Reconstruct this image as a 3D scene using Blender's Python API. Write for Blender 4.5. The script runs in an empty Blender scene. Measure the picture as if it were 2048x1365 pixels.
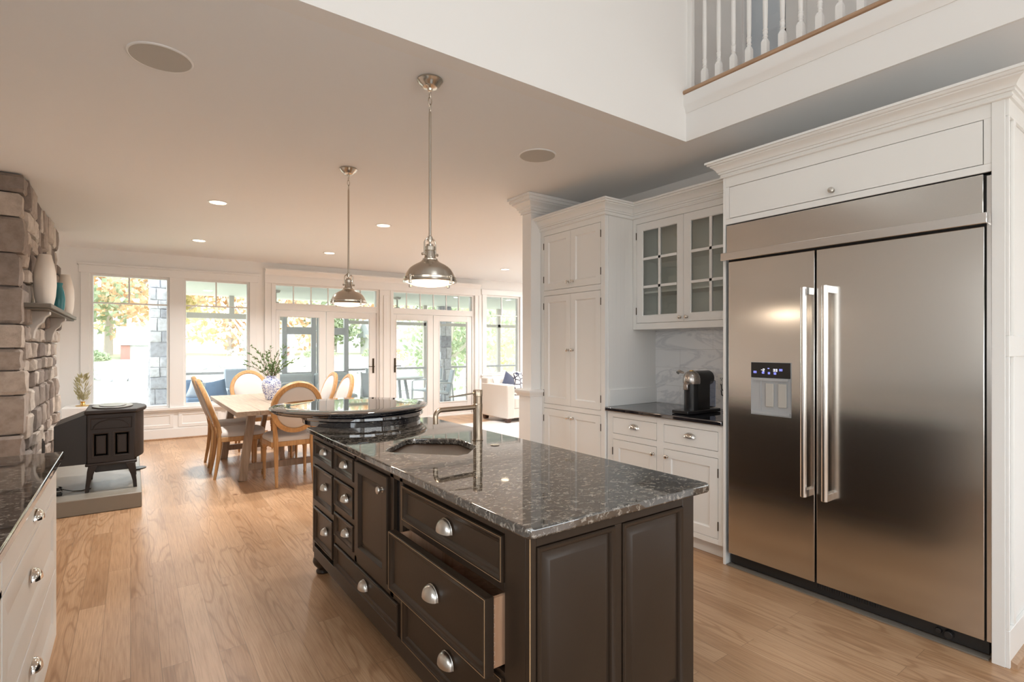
import bpy, bmesh, math, random
from mathutils import Vector, Matrix
R = math.radians
random.seed(7)
scene = bpy.context.scene
col = scene.collection

# ------------------------------------------------------------------ camera, world, light
EYE = 1.375
cam_d = bpy.data.cameras.new('camera')
cam_d.sensor_width = 36.0
cam_d.lens = 36.0 * 1058.0 / 2048.0
cam_d.shift_y = -(682.5 - 693.0) / 2048.0
cam_d.clip_start = 0.02
cam_d.clip_end = 500
cam = bpy.data.objects.new('camera', cam_d)
col.objects.link(cam)
cam.location = (0, 0, EYE)
cam.rotation_euler = (R(90), 0, R(-35.8))
scene.camera = cam

world = bpy.data.worlds.new('overcast_sky')
scene.world = world
world.use_nodes = True
wn = world.node_tree
wn.nodes.clear()
w_out = wn.nodes.new('ShaderNodeOutputWorld')
w_bg = wn.nodes.new('ShaderNodeBackground')
w_tc = wn.nodes.new('ShaderNodeTexCoord')
w_sep = wn.nodes.new('ShaderNodeSeparateXYZ')
w_ramp = wn.nodes.new('ShaderNodeValToRGB')
w_ramp.color_ramp.elements[0].position = 0.46
w_ramp.color_ramp.elements[0].color = (0.62, 0.60, 0.56, 1)
w_ramp.color_ramp.elements[1].position = 0.62
w_ramp.color_ramp.elements[1].color = (0.88, 0.95, 1.0, 1)
w_map = wn.nodes.new('ShaderNodeMapRange')
w_map.inputs['From Min'].default_value = -1
w_map.inputs['From Max'].default_value = 1
wn.links.new(w_tc.outputs['Generated'], w_sep.inputs[0])
wn.links.new(w_sep.outputs['Z'], w_map.inputs['Value'])
wn.links.new(w_map.outputs[0], w_ramp.inputs[0])
wn.links.new(w_ramp.outputs[0], w_bg.inputs['Color'])
w_bg.inputs['Strength'].default_value = 3.6
wn.links.new(w_bg.outputs[0], w_out.inputs['Surface'])

vs = scene.view_settings
vs.view_transform = 'Standard'
vs.look = 'None'
vs.exposure = 0.50
vs.gamma = 1.0
vs.use_curve_mapping = False
scene.cycles.max_bounces = 10
scene.cycles.diffuse_bounces = 6
scene.cycles.glossy_bounces = 5
scene.cycles.transparent_max_bounces = 16
scene.cycles.sample_clamp_indirect = 6
scene.cycles.use_denoising = True
scene.cycles.caustics_reflective = False
scene.cycles.caustics_refractive = False


def sun(name, rot, power, colr, angle):
    d = bpy.data.lights.new(name, 'SUN')
    d.energy = power
    d.color = colr
    d.angle = angle
    o = bpy.data.objects.new(name, d)
    col.objects.link(o)
    o.rotation_euler = rot
    return o


# hazy sun high over the river: it lights deck, water and lawn and stays out of the house
sun('sun', (R(-27), R(0), R(-12)), 2.6, (1.0, 0.96, 0.88), R(6))


def portal(loc, rot, sx, sy):
    d = bpy.data.lights.new('sky_portal', 'AREA')
    d.shape = 'RECTANGLE'
    d.size = sx
    d.size_y = sy
    d.cycles.is_portal = True
    o = bpy.data.objects.new('sky_portal', d)
    col.objects.link(o)
    o.location = loc
    o.rotation_euler = rot
    return o


portal((0.0, 9.42, 1.45), (R(-90), 0, 0), 1.0, 2.0)
portal((1.10, 9.38, 1.45), (R(-90), 0, 0), 1.0, 2.0)
portal((2.76, 9.32, 1.20), (R(-90), 0, 0), 1.9, 2.4)
portal((4.76, 9.26, 1.20), (R(-90), 0, 0), 1.9, 2.4)
portal((7.5, 9.18, 1.60), (R(-90), 0, 0), 3.3, 1.7)
portal((-1.12, -0.25, 1.66), (0, R(-90), 0), 1.3, 2.7)
portal((1.3, -3.05, 1.5), (R(90), 0, 0), 4.2, 1.8)
portal((1.05, -3.05, 3.8), (R(90), 0, 0), 1.7, 0.8)
portal((1.05, -0.85, 5.42), (0, 0, 0), 1.5, 1.1)

# ------------------------------------------------------------------ materials


def newmat(name):
    m = bpy.data.materials.new(name)
    m.use_nodes = True
    nt = m.node_tree
    b = nt.nodes['Principled BSDF']
    return m, nt, b


def pmat(name, c, rough=0.5, metal=0.0, spec=None, coat=0.0, bump=0.0, bscale=200, emis=None, estr=0, sheen=0):
    m, nt, b = newmat(name)
    b.inputs['Base Color'].default_value = (*c, 1)
    b.inputs['Roughness'].default_value = rough
    b.inputs['Metallic'].default_value = metal
    if spec is not None:
        b.inputs['Specular IOR Level'].default_value = spec
    b.inputs['Coat Weight'].default_value = coat
    b.inputs['Sheen Weight'].default_value = sheen
    if emis:
        b.inputs['Emission Color'].default_value = (*emis, 1)
        b.inputs['Emission Strength'].default_value = estr
    # every surface gets a little procedural variation
    tc = nt.nodes.new('ShaderNodeTexCoord')
    n = nt.nodes.new('ShaderNodeTexNoise')
    n.inputs['Scale'].default_value = bscale
    n.inputs['Detail'].default_value = 3
    nt.links.new(tc.outputs['Object'], n.inputs['Vector'])
    if bump:
        bp = nt.nodes.new('ShaderNodeBump')
        bp.inputs['Strength'].default_value = bump
        bp.inputs['Distance'].default_value = 0.002
        nt.links.new(n.outputs['Fac'], bp.inputs['Height'])
        nt.links.new(bp.outputs[0], b.inputs['Normal'])
    mr = nt.nodes.new('ShaderNodeMapRange')
    mr.inputs['To Min'].default_value = max(0.0, rough * 0.9)
    mr.inputs['To Max'].default_value = min(1.0, rough * 1.1)
    nt.links.new(n.outputs['Fac'], mr.inputs['Value'])
    nt.links.new(mr.outputs[0], b.inputs['Roughness'])
    return m


def N(nt, t, **kw):
    n = nt.nodes.new(t)
    for k, v in kw.items():
        n.inputs[k].default_value = v
    return n


def mathn(nt, op, a=None, b=None, av=None, bv=None):
    n = nt.nodes.new('ShaderNodeMath')
    n.operation = op
    if a is not None:
        nt.links.new(a, n.inputs[0])
    if b is not None:
        nt.links.new(b, n.inputs[1])
    if av is not None:
        n.inputs[0].default_value = av
    if bv is not None:
        n.inputs[1].default_value = bv
    return n.outputs[0]


def ramp(nt, fac, stops):
    n = nt.nodes.new('ShaderNodeValToRGB')
    cr = n.color_ramp
    while len(cr.elements) < len(stops):
        cr.elements.new(0.5)
    for e, (p, c) in zip(cr.elements, stops):
        e.position = p
        e.color = (*c, 1)
    nt.links.new(fac, n.inputs[0])
    return n.outputs[0]


def mixc(nt, mode, fac, a, b):
    n = nt.nodes.new('ShaderNodeMix')
    n.data_type = 'RGBA'
    n.blend_type = mode
    if isinstance(fac, float):
        n.inputs[0].default_value = fac
    else:
        nt.links.new(fac, n.inputs[0])
    for i, x in ((6, a), (7, b)):
        if isinstance(x, tuple):
            n.inputs[i].default_value = (*x, 1)
        else:
            nt.links.new(x, n.inputs[i])
    return n.outputs[2]


def oak_floor():
    m, nt, b = newmat('oak_floor')
    tc = N(nt, 'ShaderNodeTexCoord')
    sep = N(nt, 'ShaderNodeSeparateXYZ')
    nt.links.new(tc.outputs['Object'], sep.inputs[0])
    comb = N(nt, 'ShaderNodeCombineXYZ')
    nt.links.new(sep.outputs['Y'], comb.inputs[0])
    nt.links.new(sep.outputs['X'], comb.inputs[1])
    br = N(nt, 'ShaderNodeTexBrick')
    br.offset = 0.37
    br.inputs['Color1'].default_value = (0, 0, 0, 1)
    br.inputs['Color2'].default_value = (1, 1, 1, 1)
    br.inputs['Mortar'].default_value = (0.5, 0.5, 0.5, 1)
    br.inputs['Scale'].default_value = 1
    br.inputs['Mortar Size'].default_value = 0.0009
    br.inputs['Mortar Smooth'].default_value = 0.3
    br.inputs['Brick Width'].default_value = 1.35
    br.inputs['Row Height'].default_value = 0.108
    nt.links.new(comb.outputs[0], br.inputs['Vector'])
    rnd = N(nt, 'ShaderNodeSeparateXYZ')
    nt.links.new(br.outputs['Color'], rnd.inputs[0])
    rv = rnd.outputs['X']
    # cathedral grain: contour lines of a noise stretched along the board
    c2 = N(nt, 'ShaderNodeCombineXYZ')
    nt.links.new(mathn(nt, 'MULTIPLY', sep.outputs['X'], bv=9.0), c2.inputs[0])
    nt.links.new(mathn(nt, 'MULTIPLY', sep.outputs['Y'], bv=1.15), c2.inputs[1])
    nt.links.new(mathn(nt, 'MULTIPLY', rv, bv=37.0), c2.inputs[2])
    n1 = N(nt, 'ShaderNodeTexNoise', Scale=1.0, Detail=1.2, Roughness=0.4, Distortion=0.25)
    nt.links.new(c2.outputs[0], n1.inputs['Vector'])
    rings = mathn(nt, 'SINE', mathn(nt, 'MULTIPLY', n1.outputs['Fac'], bv=60.0))
    rings = mathn(nt, 'MULTIPLY_ADD', rings, bv=0.5)
    nt.nodes[-1].inputs[2].default_value = 0.5
    c3 = N(nt, 'ShaderNodeCombineXYZ')
    nt.links.new(mathn(nt, 'MULTIPLY', sep.outputs['X'], bv=180.0), c3.inputs[0])
    nt.links.new(mathn(nt, 'MULTIPLY', sep.outputs['Y'], bv=5.0), c3.inputs[1])
    nt.links.new(mathn(nt, 'MULTIPLY', rv, bv=11.0), c3.inputs[2])
    n2 = N(nt, 'ShaderNodeTexNoise', Scale=1.0, Detail=3.0, Roughness=0.6)
    nt.links.new(c3.outputs[0], n2.inputs['Vector'])
    n3 = N(nt, 'ShaderNodeTexNoise', Scale=1.1, Detail=2.0, Roughness=0.5)
    nt.links.new(tc.outputs['Object'], n3.inputs['Vector'])
    base = ramp(nt, rv, [(0.0, (0.45, 0.275, 0.155)), (0.5, (0.53, 0.338, 0.202)), (1.0, (0.60, 0.402, 0.252))])
    mask = mathn(nt, 'GREATER_THAN', mathn(nt, 'FRACT', mathn(nt, 'MULTIPLY', rv, bv=7.3)), bv=0.5)
    col1 = mixc(nt, 'MULTIPLY', mathn(nt, 'MAXIMUM', mask, bv=0.3), base, ramp(nt, rings, [(0.0, (0.76, 0.70, 0.64)), (0.25, (0.95, 0.94, 0.92)), (1.0, (1, 1, 1))]))
    col2 = mixc(nt, 'MULTIPLY', 1.0, col1, ramp(nt, n2.outputs['Fac'], [(0.3, (0.74, 0.68, 0.62)), (0.6, (1, 1, 1)), (1.0, (1.05, 1.03, 1.0))]))
    col3 = mixc(nt, 'MULTIPLY', 1.0, col2, ramp(nt, n3.outputs['Fac'], [(0.3, (0.90, 0.87, 0.84)), (0.7, (1.06, 1.03, 1.0))]))
    # knots
    vo = N(nt, 'ShaderNodeTexVoronoi', Scale=1.7, Randomness=1.0)
    nt.links.new(tc.outputs['Object'], vo.inputs['Vector'])
    col4 = mixc(nt, 'MULTIPLY', 1.0, col3, ramp(nt, vo.outputs['Distance'], [(0.0, (0.45, 0.32, 0.22)), (0.02, (0.6, 0.45, 0.34)), (0.055, (1, 1, 1))]))
    col5 = mixc(nt, 'MIX', br.outputs['Fac'], col4, (0.20, 0.12, 0.065))
    nt.links.new(col5, b.inputs['Base Color'])
    rr = N(nt, 'ShaderNodeMapRange')
    rr.inputs['To Min'].default_value = 0.24
    rr.inputs['To Max'].default_value = 0.40
    nt.links.new(n2.outputs['Fac'], rr.inputs['Value'])
    nt.links.new(rr.outputs[0], b.inputs['Roughness'])
    b.inputs['Specular IOR Level'].default_value = 0.55
    bp = N(nt, 'ShaderNodeBump')
    bp.inputs['Strength'].default_value = 0.12
    bp.inputs['Distance'].default_value = 0.001
    nt.links.new(mathn(nt, 'SUBTRACT', rings, br.outputs['Fac']), bp.inputs['Height'])
    nt.links.new(bp.outputs[0], b.inputs['Normal'])
    return m


def wood(name, c_dark, c_light, axis='Z', scale=1.0, rough=0.45):
    m, nt, b = newmat(name)
    tc = N(nt, 'ShaderNodeTexCoord')
    mp = N(nt, 'ShaderNodeMapping')
    s = {'X': (4, 60, 60), 'Y': (60, 4, 60), 'Z': (60, 60, 4)}[axis]
    mp.inputs['Scale'].default_value = tuple(v * scale for v in s)
    nt.links.new(tc.outputs['Object'], mp.inputs['Vector'])
    n = N(nt, 'ShaderNodeTexNoise', Scale=1.0, Detail=4.0, Roughness=0.6, Distortion=0.6)
    nt.links.new(mp.outputs[0], n.inputs['Vector'])
    nt.links.new(ramp(nt, n.outputs['Fac'], [(0.3, c_dark), (0.65, c_light)]), b.inputs['Base Color'])
    b.inputs['Roughness'].default_value = rough
    return m


def granite(name, base, fleck, thresh=0.56, scale=26, spec=0.9):
    m, nt, b = newmat(name)
    tc = N(nt, 'ShaderNodeTexCoord')
    mp = N(nt, 'ShaderNodeMapping')
    mp.inputs['Scale'].default_value = (1, 1.6, 1)
    mp.inputs['Rotation'].default_value = (0, 0, 0.7)
    nt.links.new(tc.outputs['Object'], mp.inputs['Vector'])
    n = N(nt, 'ShaderNodeTexNoise', Scale=scale, Detail=8.0, Roughness=0.78, Distortion=0.5)
    nt.links.new(mp.outputs[0], n.inputs['Vector'])
    n2 = N(nt, 'ShaderNodeTexVoronoi', Scale=scale * 3.2)
    nt.links.new(mp.outputs[0], n2.inputs['Vector'])
    c = ramp(nt, n.outputs['Fac'], [(0.0, base), (thresh - 0.05, base), (thresh + 0.02, fleck), (thresh + 0.07, tuple(x * 0.5 for x in fleck)), (1.0, base)])
    c2 = mixc(nt, 'ADD', 0.5, c, ramp(nt, n2.outputs['Distance'], [(0.0, tuple(x * 0.9 for x in fleck)), (0.09, (0, 0, 0)), (1, (0, 0, 0))]))
    nt.links.new(c2, b.inputs['Base Color'])
    b.inputs['Roughness'].default_value = 0.035
    b.inputs['Specular IOR Level'].default_value = 0.5
    b.inputs['IOR'].default_value = 2.6
    return m


def steel(name, c, rough, aniso=0.75, rot=0.0):
    m, nt, b = newmat(name)
    b.inputs['Base Color'].default_value = (*c, 1)
    b.inputs['Metallic'].default_value = 1.0
    b.inputs['Roughness'].default_value = rough
    b.inputs['Anisotropic'].default_value = aniso
    b.inputs['Anisotropic Rotation'].default_value = rot
    tg = N(nt, 'ShaderNodeTangent')
    tg.direction_type = 'RADIAL'
    tg.axis = 'Z'
    nt.links.new(tg.outputs[0], b.inputs['Tangent'])
    tc = N(nt, 'ShaderNodeTexCoord')
    mp = N(nt, 'ShaderNodeMapping')
    mp.inputs['Scale'].default_value = (3, 3, 900)
    nt.links.new(tc.outputs['Object'], mp.inputs['Vector'])
    n = N(nt, 'ShaderNodeTexNoise', Scale=1.0, Detail=2.0)
    nt.links.new(mp.outputs[0], n.inputs['Vector'])
    mr = N(nt, 'ShaderNodeMapRange')
    mr.inputs['To Min'].default_value = rough * 0.85
    mr.inputs['To Max'].default_value = rough * 1.2
    nt.links.new(n.outputs['Fac'], mr.inputs['Value'])
    nt.links.new(mr.outputs[0], b.inputs['Roughness'])
    return m


def glass(name, tint=(0.97, 0.985, 0.98), refl=0.10):
    m = bpy.data.materials.new(name)
    m.use_nodes = True
    nt = m.node_tree
    nt.nodes.clear()
    out = nt.nodes.new('ShaderNodeOutputMaterial')
    mix = nt.nodes.new('ShaderNodeMixShader')
    tr = nt.nodes.new('ShaderNodeBsdfTransparent')
    tr.inputs[0].default_value = (*tint, 1)
    gl = nt.nodes.new('ShaderNodeBsdfGlossy')
    gl.inputs['Roughness'].default_value = 0.01
    fr = nt.nodes.new('ShaderNodeFresnel')
    fr.inputs[0].default_value = 1.3
    mm = mathn(nt, 'MULTIPLY', fr.outputs[0], bv=refl * 10)
    nt.links.new(mm, mix.inputs[0])
    nt.links.new(tr.outputs[0], mix.inputs[1])
    nt.links.new(gl.outputs[0], mix.inputs[2])
    nt.links.new(mix.outputs[0], out.inputs[0])
    return m


def stone_mat(name, stops, rough=0.9):
    m, nt, b = newmat(name)
    at = N(nt, 'ShaderNodeAttribute')
    at.attribute_name = 'tone'
    tc = N(nt, 'ShaderNodeTexCoord')
    n = N(nt, 'ShaderNodeTexNoise', Scale=14.0, Detail=5.0, Roughness=0.65)
    nt.links.new(tc.outputs['Object'], n.inputs['Vector'])
    c = ramp(nt, at.outputs['Fac'], stops)
    c2 = mixc(nt, 'MULTIPLY', 1.0, c, ramp(nt, n.outputs['Fac'], [(0.3, (0.72, 0.70, 0.68)), (0.6, (1.0, 1.0, 1.0))]))
    nt.links.new(c2, b.inputs['Base Color'])
    b.inputs['Roughness'].default_value = rough
    bp = N(nt, 'ShaderNodeBump')
    bp.inputs['Strength'].default_value = 0.6
    bp.inputs['Distance'].default_value = 0.01
    nt.links.new(n.outputs['Fac'], bp.inputs['Height'])
    nt.links.new(bp.outputs[0], b.inputs['Normal'])
    return m


def marble():
    m, nt, b = newmat('white_marble_tile')
    tc = N(nt, 'ShaderNodeTexCoord')
    sep = N(nt, 'ShaderNodeSeparateXYZ')
    nt.links.new(tc.outputs['Object'], sep.inputs[0])
    comb = N(nt, 'ShaderNodeCombineXYZ')
    nt.links.new(sep.outputs['Y'], comb.inputs[0])
    nt.links.new(sep.outputs['Z'], comb.inputs[1])
    br = N(nt, 'ShaderNodeTexBrick')
    br.inputs['Color1'].default_value = (0.80, 0.81, 0.83, 1)
    br.inputs['Color2'].default_value = (0.84, 0.85, 0.865, 1)
    br.inputs['Mortar'].default_value = (0.6, 0.6, 0.6, 1)
    br.inputs['Scale'].default_value = 1
    br.inputs['Mortar Size'].default_value = 0.0012
    br.inputs['Brick Width'].default_value = 0.6
    br.inputs['Row Height'].default_value = 0.15
    nt.links.new(comb.outputs[0], br.inputs['Vector'])
    n = N(nt, 'ShaderNodeTexNoise', Scale=1.6, Detail=5.0, Roughness=0.55, Distortion=1.2)
    mp = N(nt, 'ShaderNodeMapping')
    mp.inputs['Scale'].default_value = (1, 1, 3.2)
    mp.inputs['Rotation'].default_value = (0.35, 0, 0)
    nt.links.new(tc.outputs['Object'], mp.inputs['Vector'])
    nt.links.new(mp.outputs[0], n.inputs['Vector'])
    c = mixc(nt, 'MULTIPLY', 1.0, br.outputs['Color'], ramp(nt, n.outputs['Fac'], [(0.44, (1, 1, 1)), (0.49, (0.8, 0.81, 0.83)), (0.53, (1, 1, 1))]))
    nt.links.new(c, b.inputs['Base Color'])
    b.inputs['Roughness'].default_value = 0.2
    return m


def leafmat(name, stops):
    m, nt, b = newmat(name)
    tc = N(nt, 'ShaderNodeTexCoord')
    n = N(nt, 'ShaderNodeTexNoise', Scale=0.9, Detail=4.0)
    nt.links.new(tc.outputs['Object'], n.inputs['Vector'])
    nt.links.new(ramp(nt, n.outputs['Fac'], stops), b.inputs['Base Color'])
    b.inputs['Roughness'].default_value = 0.7
    tr = nt.nodes.new('ShaderNodeBsdfTranslucent')
    nt.links.new(b.inputs['Base Color'].links[0].from_socket, tr.inputs['Color'])
    mx = nt.nodes.new('ShaderNodeMixShader')
    mx.inputs[0].default_value = 0.45
    out = nt.nodes['Material Output']
    nt.links.new(b.outputs[0], mx.inputs[1])
    nt.links.new(tr.outputs[0], mx.inputs[2])
    nt.links.new(mx.outputs[0], out.inputs['Surface'])
    return m


def lattice_cloth():
    m, nt, b = newmat('lattice_cloth')
    tc = N(nt, 'ShaderNodeTexCoord')
    v = N(nt, 'ShaderNodeTexVoronoi', Scale=11.0, Randomness=0.55)
    v.feature = 'DISTANCE_TO_EDGE'
    nt.links.new(tc.outputs['Object'], v.inputs['Vector'])
    nt.links.new(ramp(nt, v.outputs['Distance'], [(0.0, (0.03, 0.035, 0.07)), (0.07, (0.03, 0.035, 0.07)), (0.10, (0.78, 0.74, 0.70))]), b.inputs['Base Color'])
    b.inputs['Roughness'].default_value = 0.9
    return m


def porcelain():
    m, nt, b = newmat('blue_white_porcelain')
    tc = N(nt, 'ShaderNodeTexCoord')
    n = N(nt, 'ShaderNodeTexNoise', Scale=26.0, Detail=2.0, Distortion=2.2)
    nt.links.new(tc.outputs['Object'], n.inputs['Vector'])
    nt.links.new(ramp(nt, n.outputs['Fac'], [(0.0, (0.80, 0.82, 0.86)), (0.47, (0.80, 0.82, 0.86)), (0.50, (0.05, 0.08, 0.30)), (0.56, (0.10, 0.14, 0.42)), (0.60, (0.80, 0.82, 0.86))]), b.inputs['Base Color'])
    b.inputs['Roughness'].default_value = 0.12
    return m


def beadboard(name, c, axis, pitch=0.045, rough=0.45):
    m, nt, b = newmat(name)
    tc = N(nt, 'ShaderNodeTexCoord')
    sep = N(nt, 'ShaderNodeSeparateXYZ')
    nt.links.new(tc.outputs['Object'], sep.inputs[0])
    f = mathn(nt, 'FRACT', mathn(nt, 'DIVIDE', sep.outputs[axis], bv=pitch))
    d = mathn(nt, 'ABSOLUTE', mathn(nt, 'SUBTRACT', f, bv=0.5))
    h = mathn(nt, 'GREATER_THAN', d, bv=0.44)
    b.inputs['Base Color'].default_value = (*c, 1)
    b.inputs['Roughness'].default_value = rough
    bp = N(nt, 'ShaderNodeBump')
    bp.inputs['Strength'].default_value = 0.7
    bp.inputs['Distance'].default_value = 0.003
    bp.invert = True
    nt.links.new(h, bp.inputs['Height'])
    nt.links.new(bp.outputs[0], b.inputs['Normal'])
    return m


MT = {}
MT['floor'] = oak_floor()
MT['wall'] = pmat('warm_white_wall_paint', (0.84, 0.835, 0.825), 0.75, bump=0.05, bscale=300)
MT['ceil'] = pmat('ceiling_paint', (0.84, 0.85, 0.86), 0.85, bump=0.05, bscale=250)
MT['trim'] = pmat('white_trim_paint', (0.82, 0.815, 0.805), 0.38)
MT['cab'] = pmat('white_cabinet_paint', (0.82, 0.82, 0.805), 0.36)
MT['bead'] = beadboard('white_beadboard', (0.80, 0.80, 0.785), 'X', 0.045)
MT['dark'] = pmat('espresso_cabinet_paint', (0.034, 0.022, 0.0145), 0.33, spec=0.32, bump=0.04, bscale=90)
MT['worn'] = pmat('worn_edge_wood', (0.50, 0.32, 0.17), 0.5)
MT['granite'] = granite('dark_speckled_granite', (0.016, 0.015, 0.014), (0.34, 0.31, 0.27), thresh=0.575, scale=46, spec=1.0)
MT['granite_edge'] = granite('black_granite', (0.006, 0.007, 0.012), (0.05, 0.05, 0.06), thresh=0.62, scale=18, spec=1.0)
MT['steel'] = steel('brushed_stainless_steel', (0.66, 0.635, 0.60), 0.18, aniso=0.6)
MT['steel_smooth'] = steel('stainless_tube_steel', (0.72, 0.70, 0.68), 0.2, aniso=0.4)
MT['sinksteel'] = pmat('sink_steel', (0.62, 0.60, 0.58), 0.28, metal=1)
MT['nickel'] = pmat('satin_nickel', (0.58, 0.525, 0.455), 0.22, metal=1)
MT['pewter'] = pmat('pewter_pull', (0.60, 0.57, 0.53), 0.30, metal=1)
MT['chrome'] = pmat('polished_nickel', (0.75, 0.72, 0.68), 0.08, metal=1)
MT['bronze'] = pmat('brushed_bronze_faucet', (0.42, 0.34, 0.26), 0.25, metal=1)
MT['black'] = pmat('black_plastic', (0.012, 0.012, 0.013), 0.25)
MT['blackmetal'] = pmat('black_metal', (0.02, 0.018, 0.017), 0.45)
MT['iron'] = pmat('brown_enamelled_cast_iron', (0.020, 0.012, 0.009), 0.5, bump=0.15, bscale=160)
MT['irontop'] = pmat('grey_stove_top', (0.10, 0.09, 0.08), 0.3, bump=0.1)
MT['handlebronze'] = pmat('dark_bronze_hardware', (0.06, 0.045, 0.03), 0.35, metal=0.9)
MT['glass'] = glass('window_glass')
MT['cabglass'] = glass('cabinet_glass', (0.95, 0.97, 0.95), 0.30)
MT['tank'] = glass('water_tank_plastic', (0.62, 0.68, 0.80), 0.25)
MT['stone'] = stone_mat('fieldstone', [(0.0, (0.19, 0.155, 0.14)), (0.35, (0.34, 0.285, 0.25)), (0.7, (0.50, 0.43, 0.37)), (1.0, (0.62, 0.56, 0.50))])
MT['stone_out'] = stone_mat('grey_porch_stone', [(0.0, (0.36, 0.37, 0.42)), (0.5, (0.50, 0.51, 0.56)), (1.0, (0.66, 0.67, 0.70))])
MT['mantel'] = pmat('grey_mantel_stone', (0.17, 0.15, 0.125), 0.7, bump=0.4, bscale=40)
MT['corbel'] = pmat('painted_corbel', (0.50, 0.46, 0.42), 0.7, bump=0.2, bscale=40)
MT['hearth'] = pmat('bluestone_hearth', (0.235, 0.21, 0.175), 0.45, bump=0.35, bscale=22)
MT['ceramic'] = pmat('cream_ceramic', (0.74, 0.68, 0.61), 0.5)
MT['teal'] = pmat('teal_glaze', (0.03, 0.22, 0.26), 0.2)
MT['chairwood'] = wood('honey_oak', (0.42, 0.22, 0.085), (0.60, 0.35, 0.155), 'Z', 1.0)
MT['tablewood'] = wood('weathered_elm', (0.31, 0.23, 0.17), (0.44, 0.345, 0.265), 'Y', 0.7)
MT['tableleg'] = wood('weathered_elm_leg', (0.24, 0.17, 0.12), (0.38, 0.29, 0.22), 'Z', 0.7)
MT['linen'] = pmat('linen_upholstery', (0.64, 0.60, 0.57), 0.95, bump=0.3, bscale=900, sheen=0.2)
MT['sofa'] = pmat('ivory_sofa_fabric', (0.80, 0.77, 0.73), 0.95, bump=0.3, bscale=700, sheen=0.2)
MT['navy'] = pmat('navy_cushion', (0.045, 0.055, 0.10), 0.9, bump=0.5, bscale=120, sheen=0.3)
MT['lattice'] = lattice_cloth()
MT['rug'] = pmat('pale_rug', (0.62, 0.58, 0.56), 0.98, bump=0.6, bscale=120)
MT['sofaleg'] = pmat('dark_sofa_leg', (0.06, 0.025, 0.015), 0.4)
MT['porcelain'] = porcelain()
MT['leaf'] = leafmat('olive_leaves', [(0.3, (0.06, 0.12, 0.04)), (0.6, (0.17, 0.26, 0.10)), (0.8, (0.32, 0.38, 0.20))])
MT['leafdry'] = leafmat('dry_pale_leaves', [(0.3, (0.42, 0.36, 0.18)), (0.7, (0.62, 0.60, 0.42))])
MT['stem'] = pmat('brown_stem', (0.16, 0.10, 0.05), 0.8)
MT['brass'] = pmat('brass', (0.75, 0.52, 0.22), 0.25, metal=1)
MT['marble'] = marble()
MT['outlet'] = pmat('white_outlet_plastic', (0.8, 0.8, 0.78), 0.4)
MT['speaker'] = pmat('white_speaker_mesh', (0.56, 0.54, 0.50), 0.8, bump=0.6, bscale=1200)
MT['lens'] = pmat('frosted_lens', (0.9, 0.85, 0.78), 0.3, emis=(1.0, 0.74, 0.50), estr=2.0)
MT['bulb'] = pmat('lamp_glow', (1, 0.95, 0.85), 0.4, emis=(1.0, 0.80, 0.56), estr=5.0)
MT['rail'] = wood('oak_rail', (0.33, 0.20, 0.12), (0.46, 0.30, 0.19), 'Y', 1.0, 0.35)
MT['drawerwood'] = wood('drawer_box_maple', (0.50, 0.27, 0.15), (0.68, 0.42, 0.27), 'Z', 0.5, 0.5)
MT['joint'] = pmat('dovetail_joint', (0.78, 0.60, 0.46), 0.5)
MT['deck'] = pmat('deck_boards', (0.42, 0.42, 0.42), 0.7)
MT['porchceil'] = beadboard('porch_ceiling_boards', (0.66, 0.68, 0.66), 'Y', 0.12, 0.6)
MT['porchwood'] = pmat('grey_porch_post', (0.40, 0.395, 0.41), 0.6)
MT['porchbeam'] = pmat('porch_beam', (0.50, 0.47, 0.44), 0.7)
MT['outcushion'] = pmat('grey_outdoor_cushion', (0.46, 0.50, 0.54), 0.9)
MT['bluecushion'] = pmat('blue_outdoor_cushion', (0.17, 0.24, 0.36), 0.9)
MT['outwhite'] = pmat('white_outdoor_frame', (0.62, 0.65, 0.68), 0.5)
MT['outblue'] = pmat('pale_blue_wicker', (0.48, 0.54, 0.64), 0.8)
MT['water'] = pmat('river_water', (0.44, 0.46, 0.41), 0.25, bump=0.3, bscale=1.5)
MT['lawn'] = pmat('autumn_lawn', (0.46, 0.47, 0.33), 0.95, bump=0.4, bscale=6)
MT['rock'] = pmat('pale_bank_rock', (0.46, 0.45, 0.46), 0.9)
MT['bark'] = pmat('tree_bark', (0.54, 0.49, 0.46), 0.9)
MT['orange'] = leafmat('orange_foliage', [(0.3, (0.70, 0.46, 0.28)), (0.5, (0.84, 0.64, 0.44)), (0.7, (0.88, 0.78, 0.58))])
MT['yellow'] = leafmat('yellow_foliage', [(0.3, (0.60, 0.58, 0.32)), (0.5, (0.80, 0.75, 0.48)), (0.7, (0.84, 0.82, 0.62))])
MT['green'] = leafmat('green_foliage', [(0.3, (0.27, 0.34, 0.22)), (0.5, (0.42, 0.49, 0.33)), (0.7, (0.62, 0.66, 0.48))])
MT['brick'] = pmat('red_brick', (0.42, 0.22, 0.19), 0.9)
MT['roofwhite'] = pmat('pale_roof', (0.42, 0.44, 0.48), 0.7)
MT['housewall'] = pmat('white_siding', (0.60, 0.60, 0.60), 0.7)
MT['dispgrey'] = pmat('dispenser_grey', (0.42, 0.44, 0.46), 0.3)
MT['paddle'] = pmat('dispenser_paddle', (0.50, 0.49, 0.46), 0.35)
MT['blueled'] = pmat('blue_display', (0.1, 0.1, 0.3), 0.4, emis=(0.25, 0.28, 1.0), estr=1.6)
MT['whiteled'] = pmat('white_display', (0.5, 0.5, 0.5), 0.4, emis=(0.9, 0.9, 1.0), estr=1.0)
MT['titan'] = pmat('titanium_cover', (0.46, 0.43, 0.41), 0.28, metal=1)
MT['halldoor'] = pmat('upstairs_door_paint', (0.62, 0.68, 0.74), 0.5)  # even pale blue-grey coat of the upstairs door

# ------------------------------------------------------------------ mesh building


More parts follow.
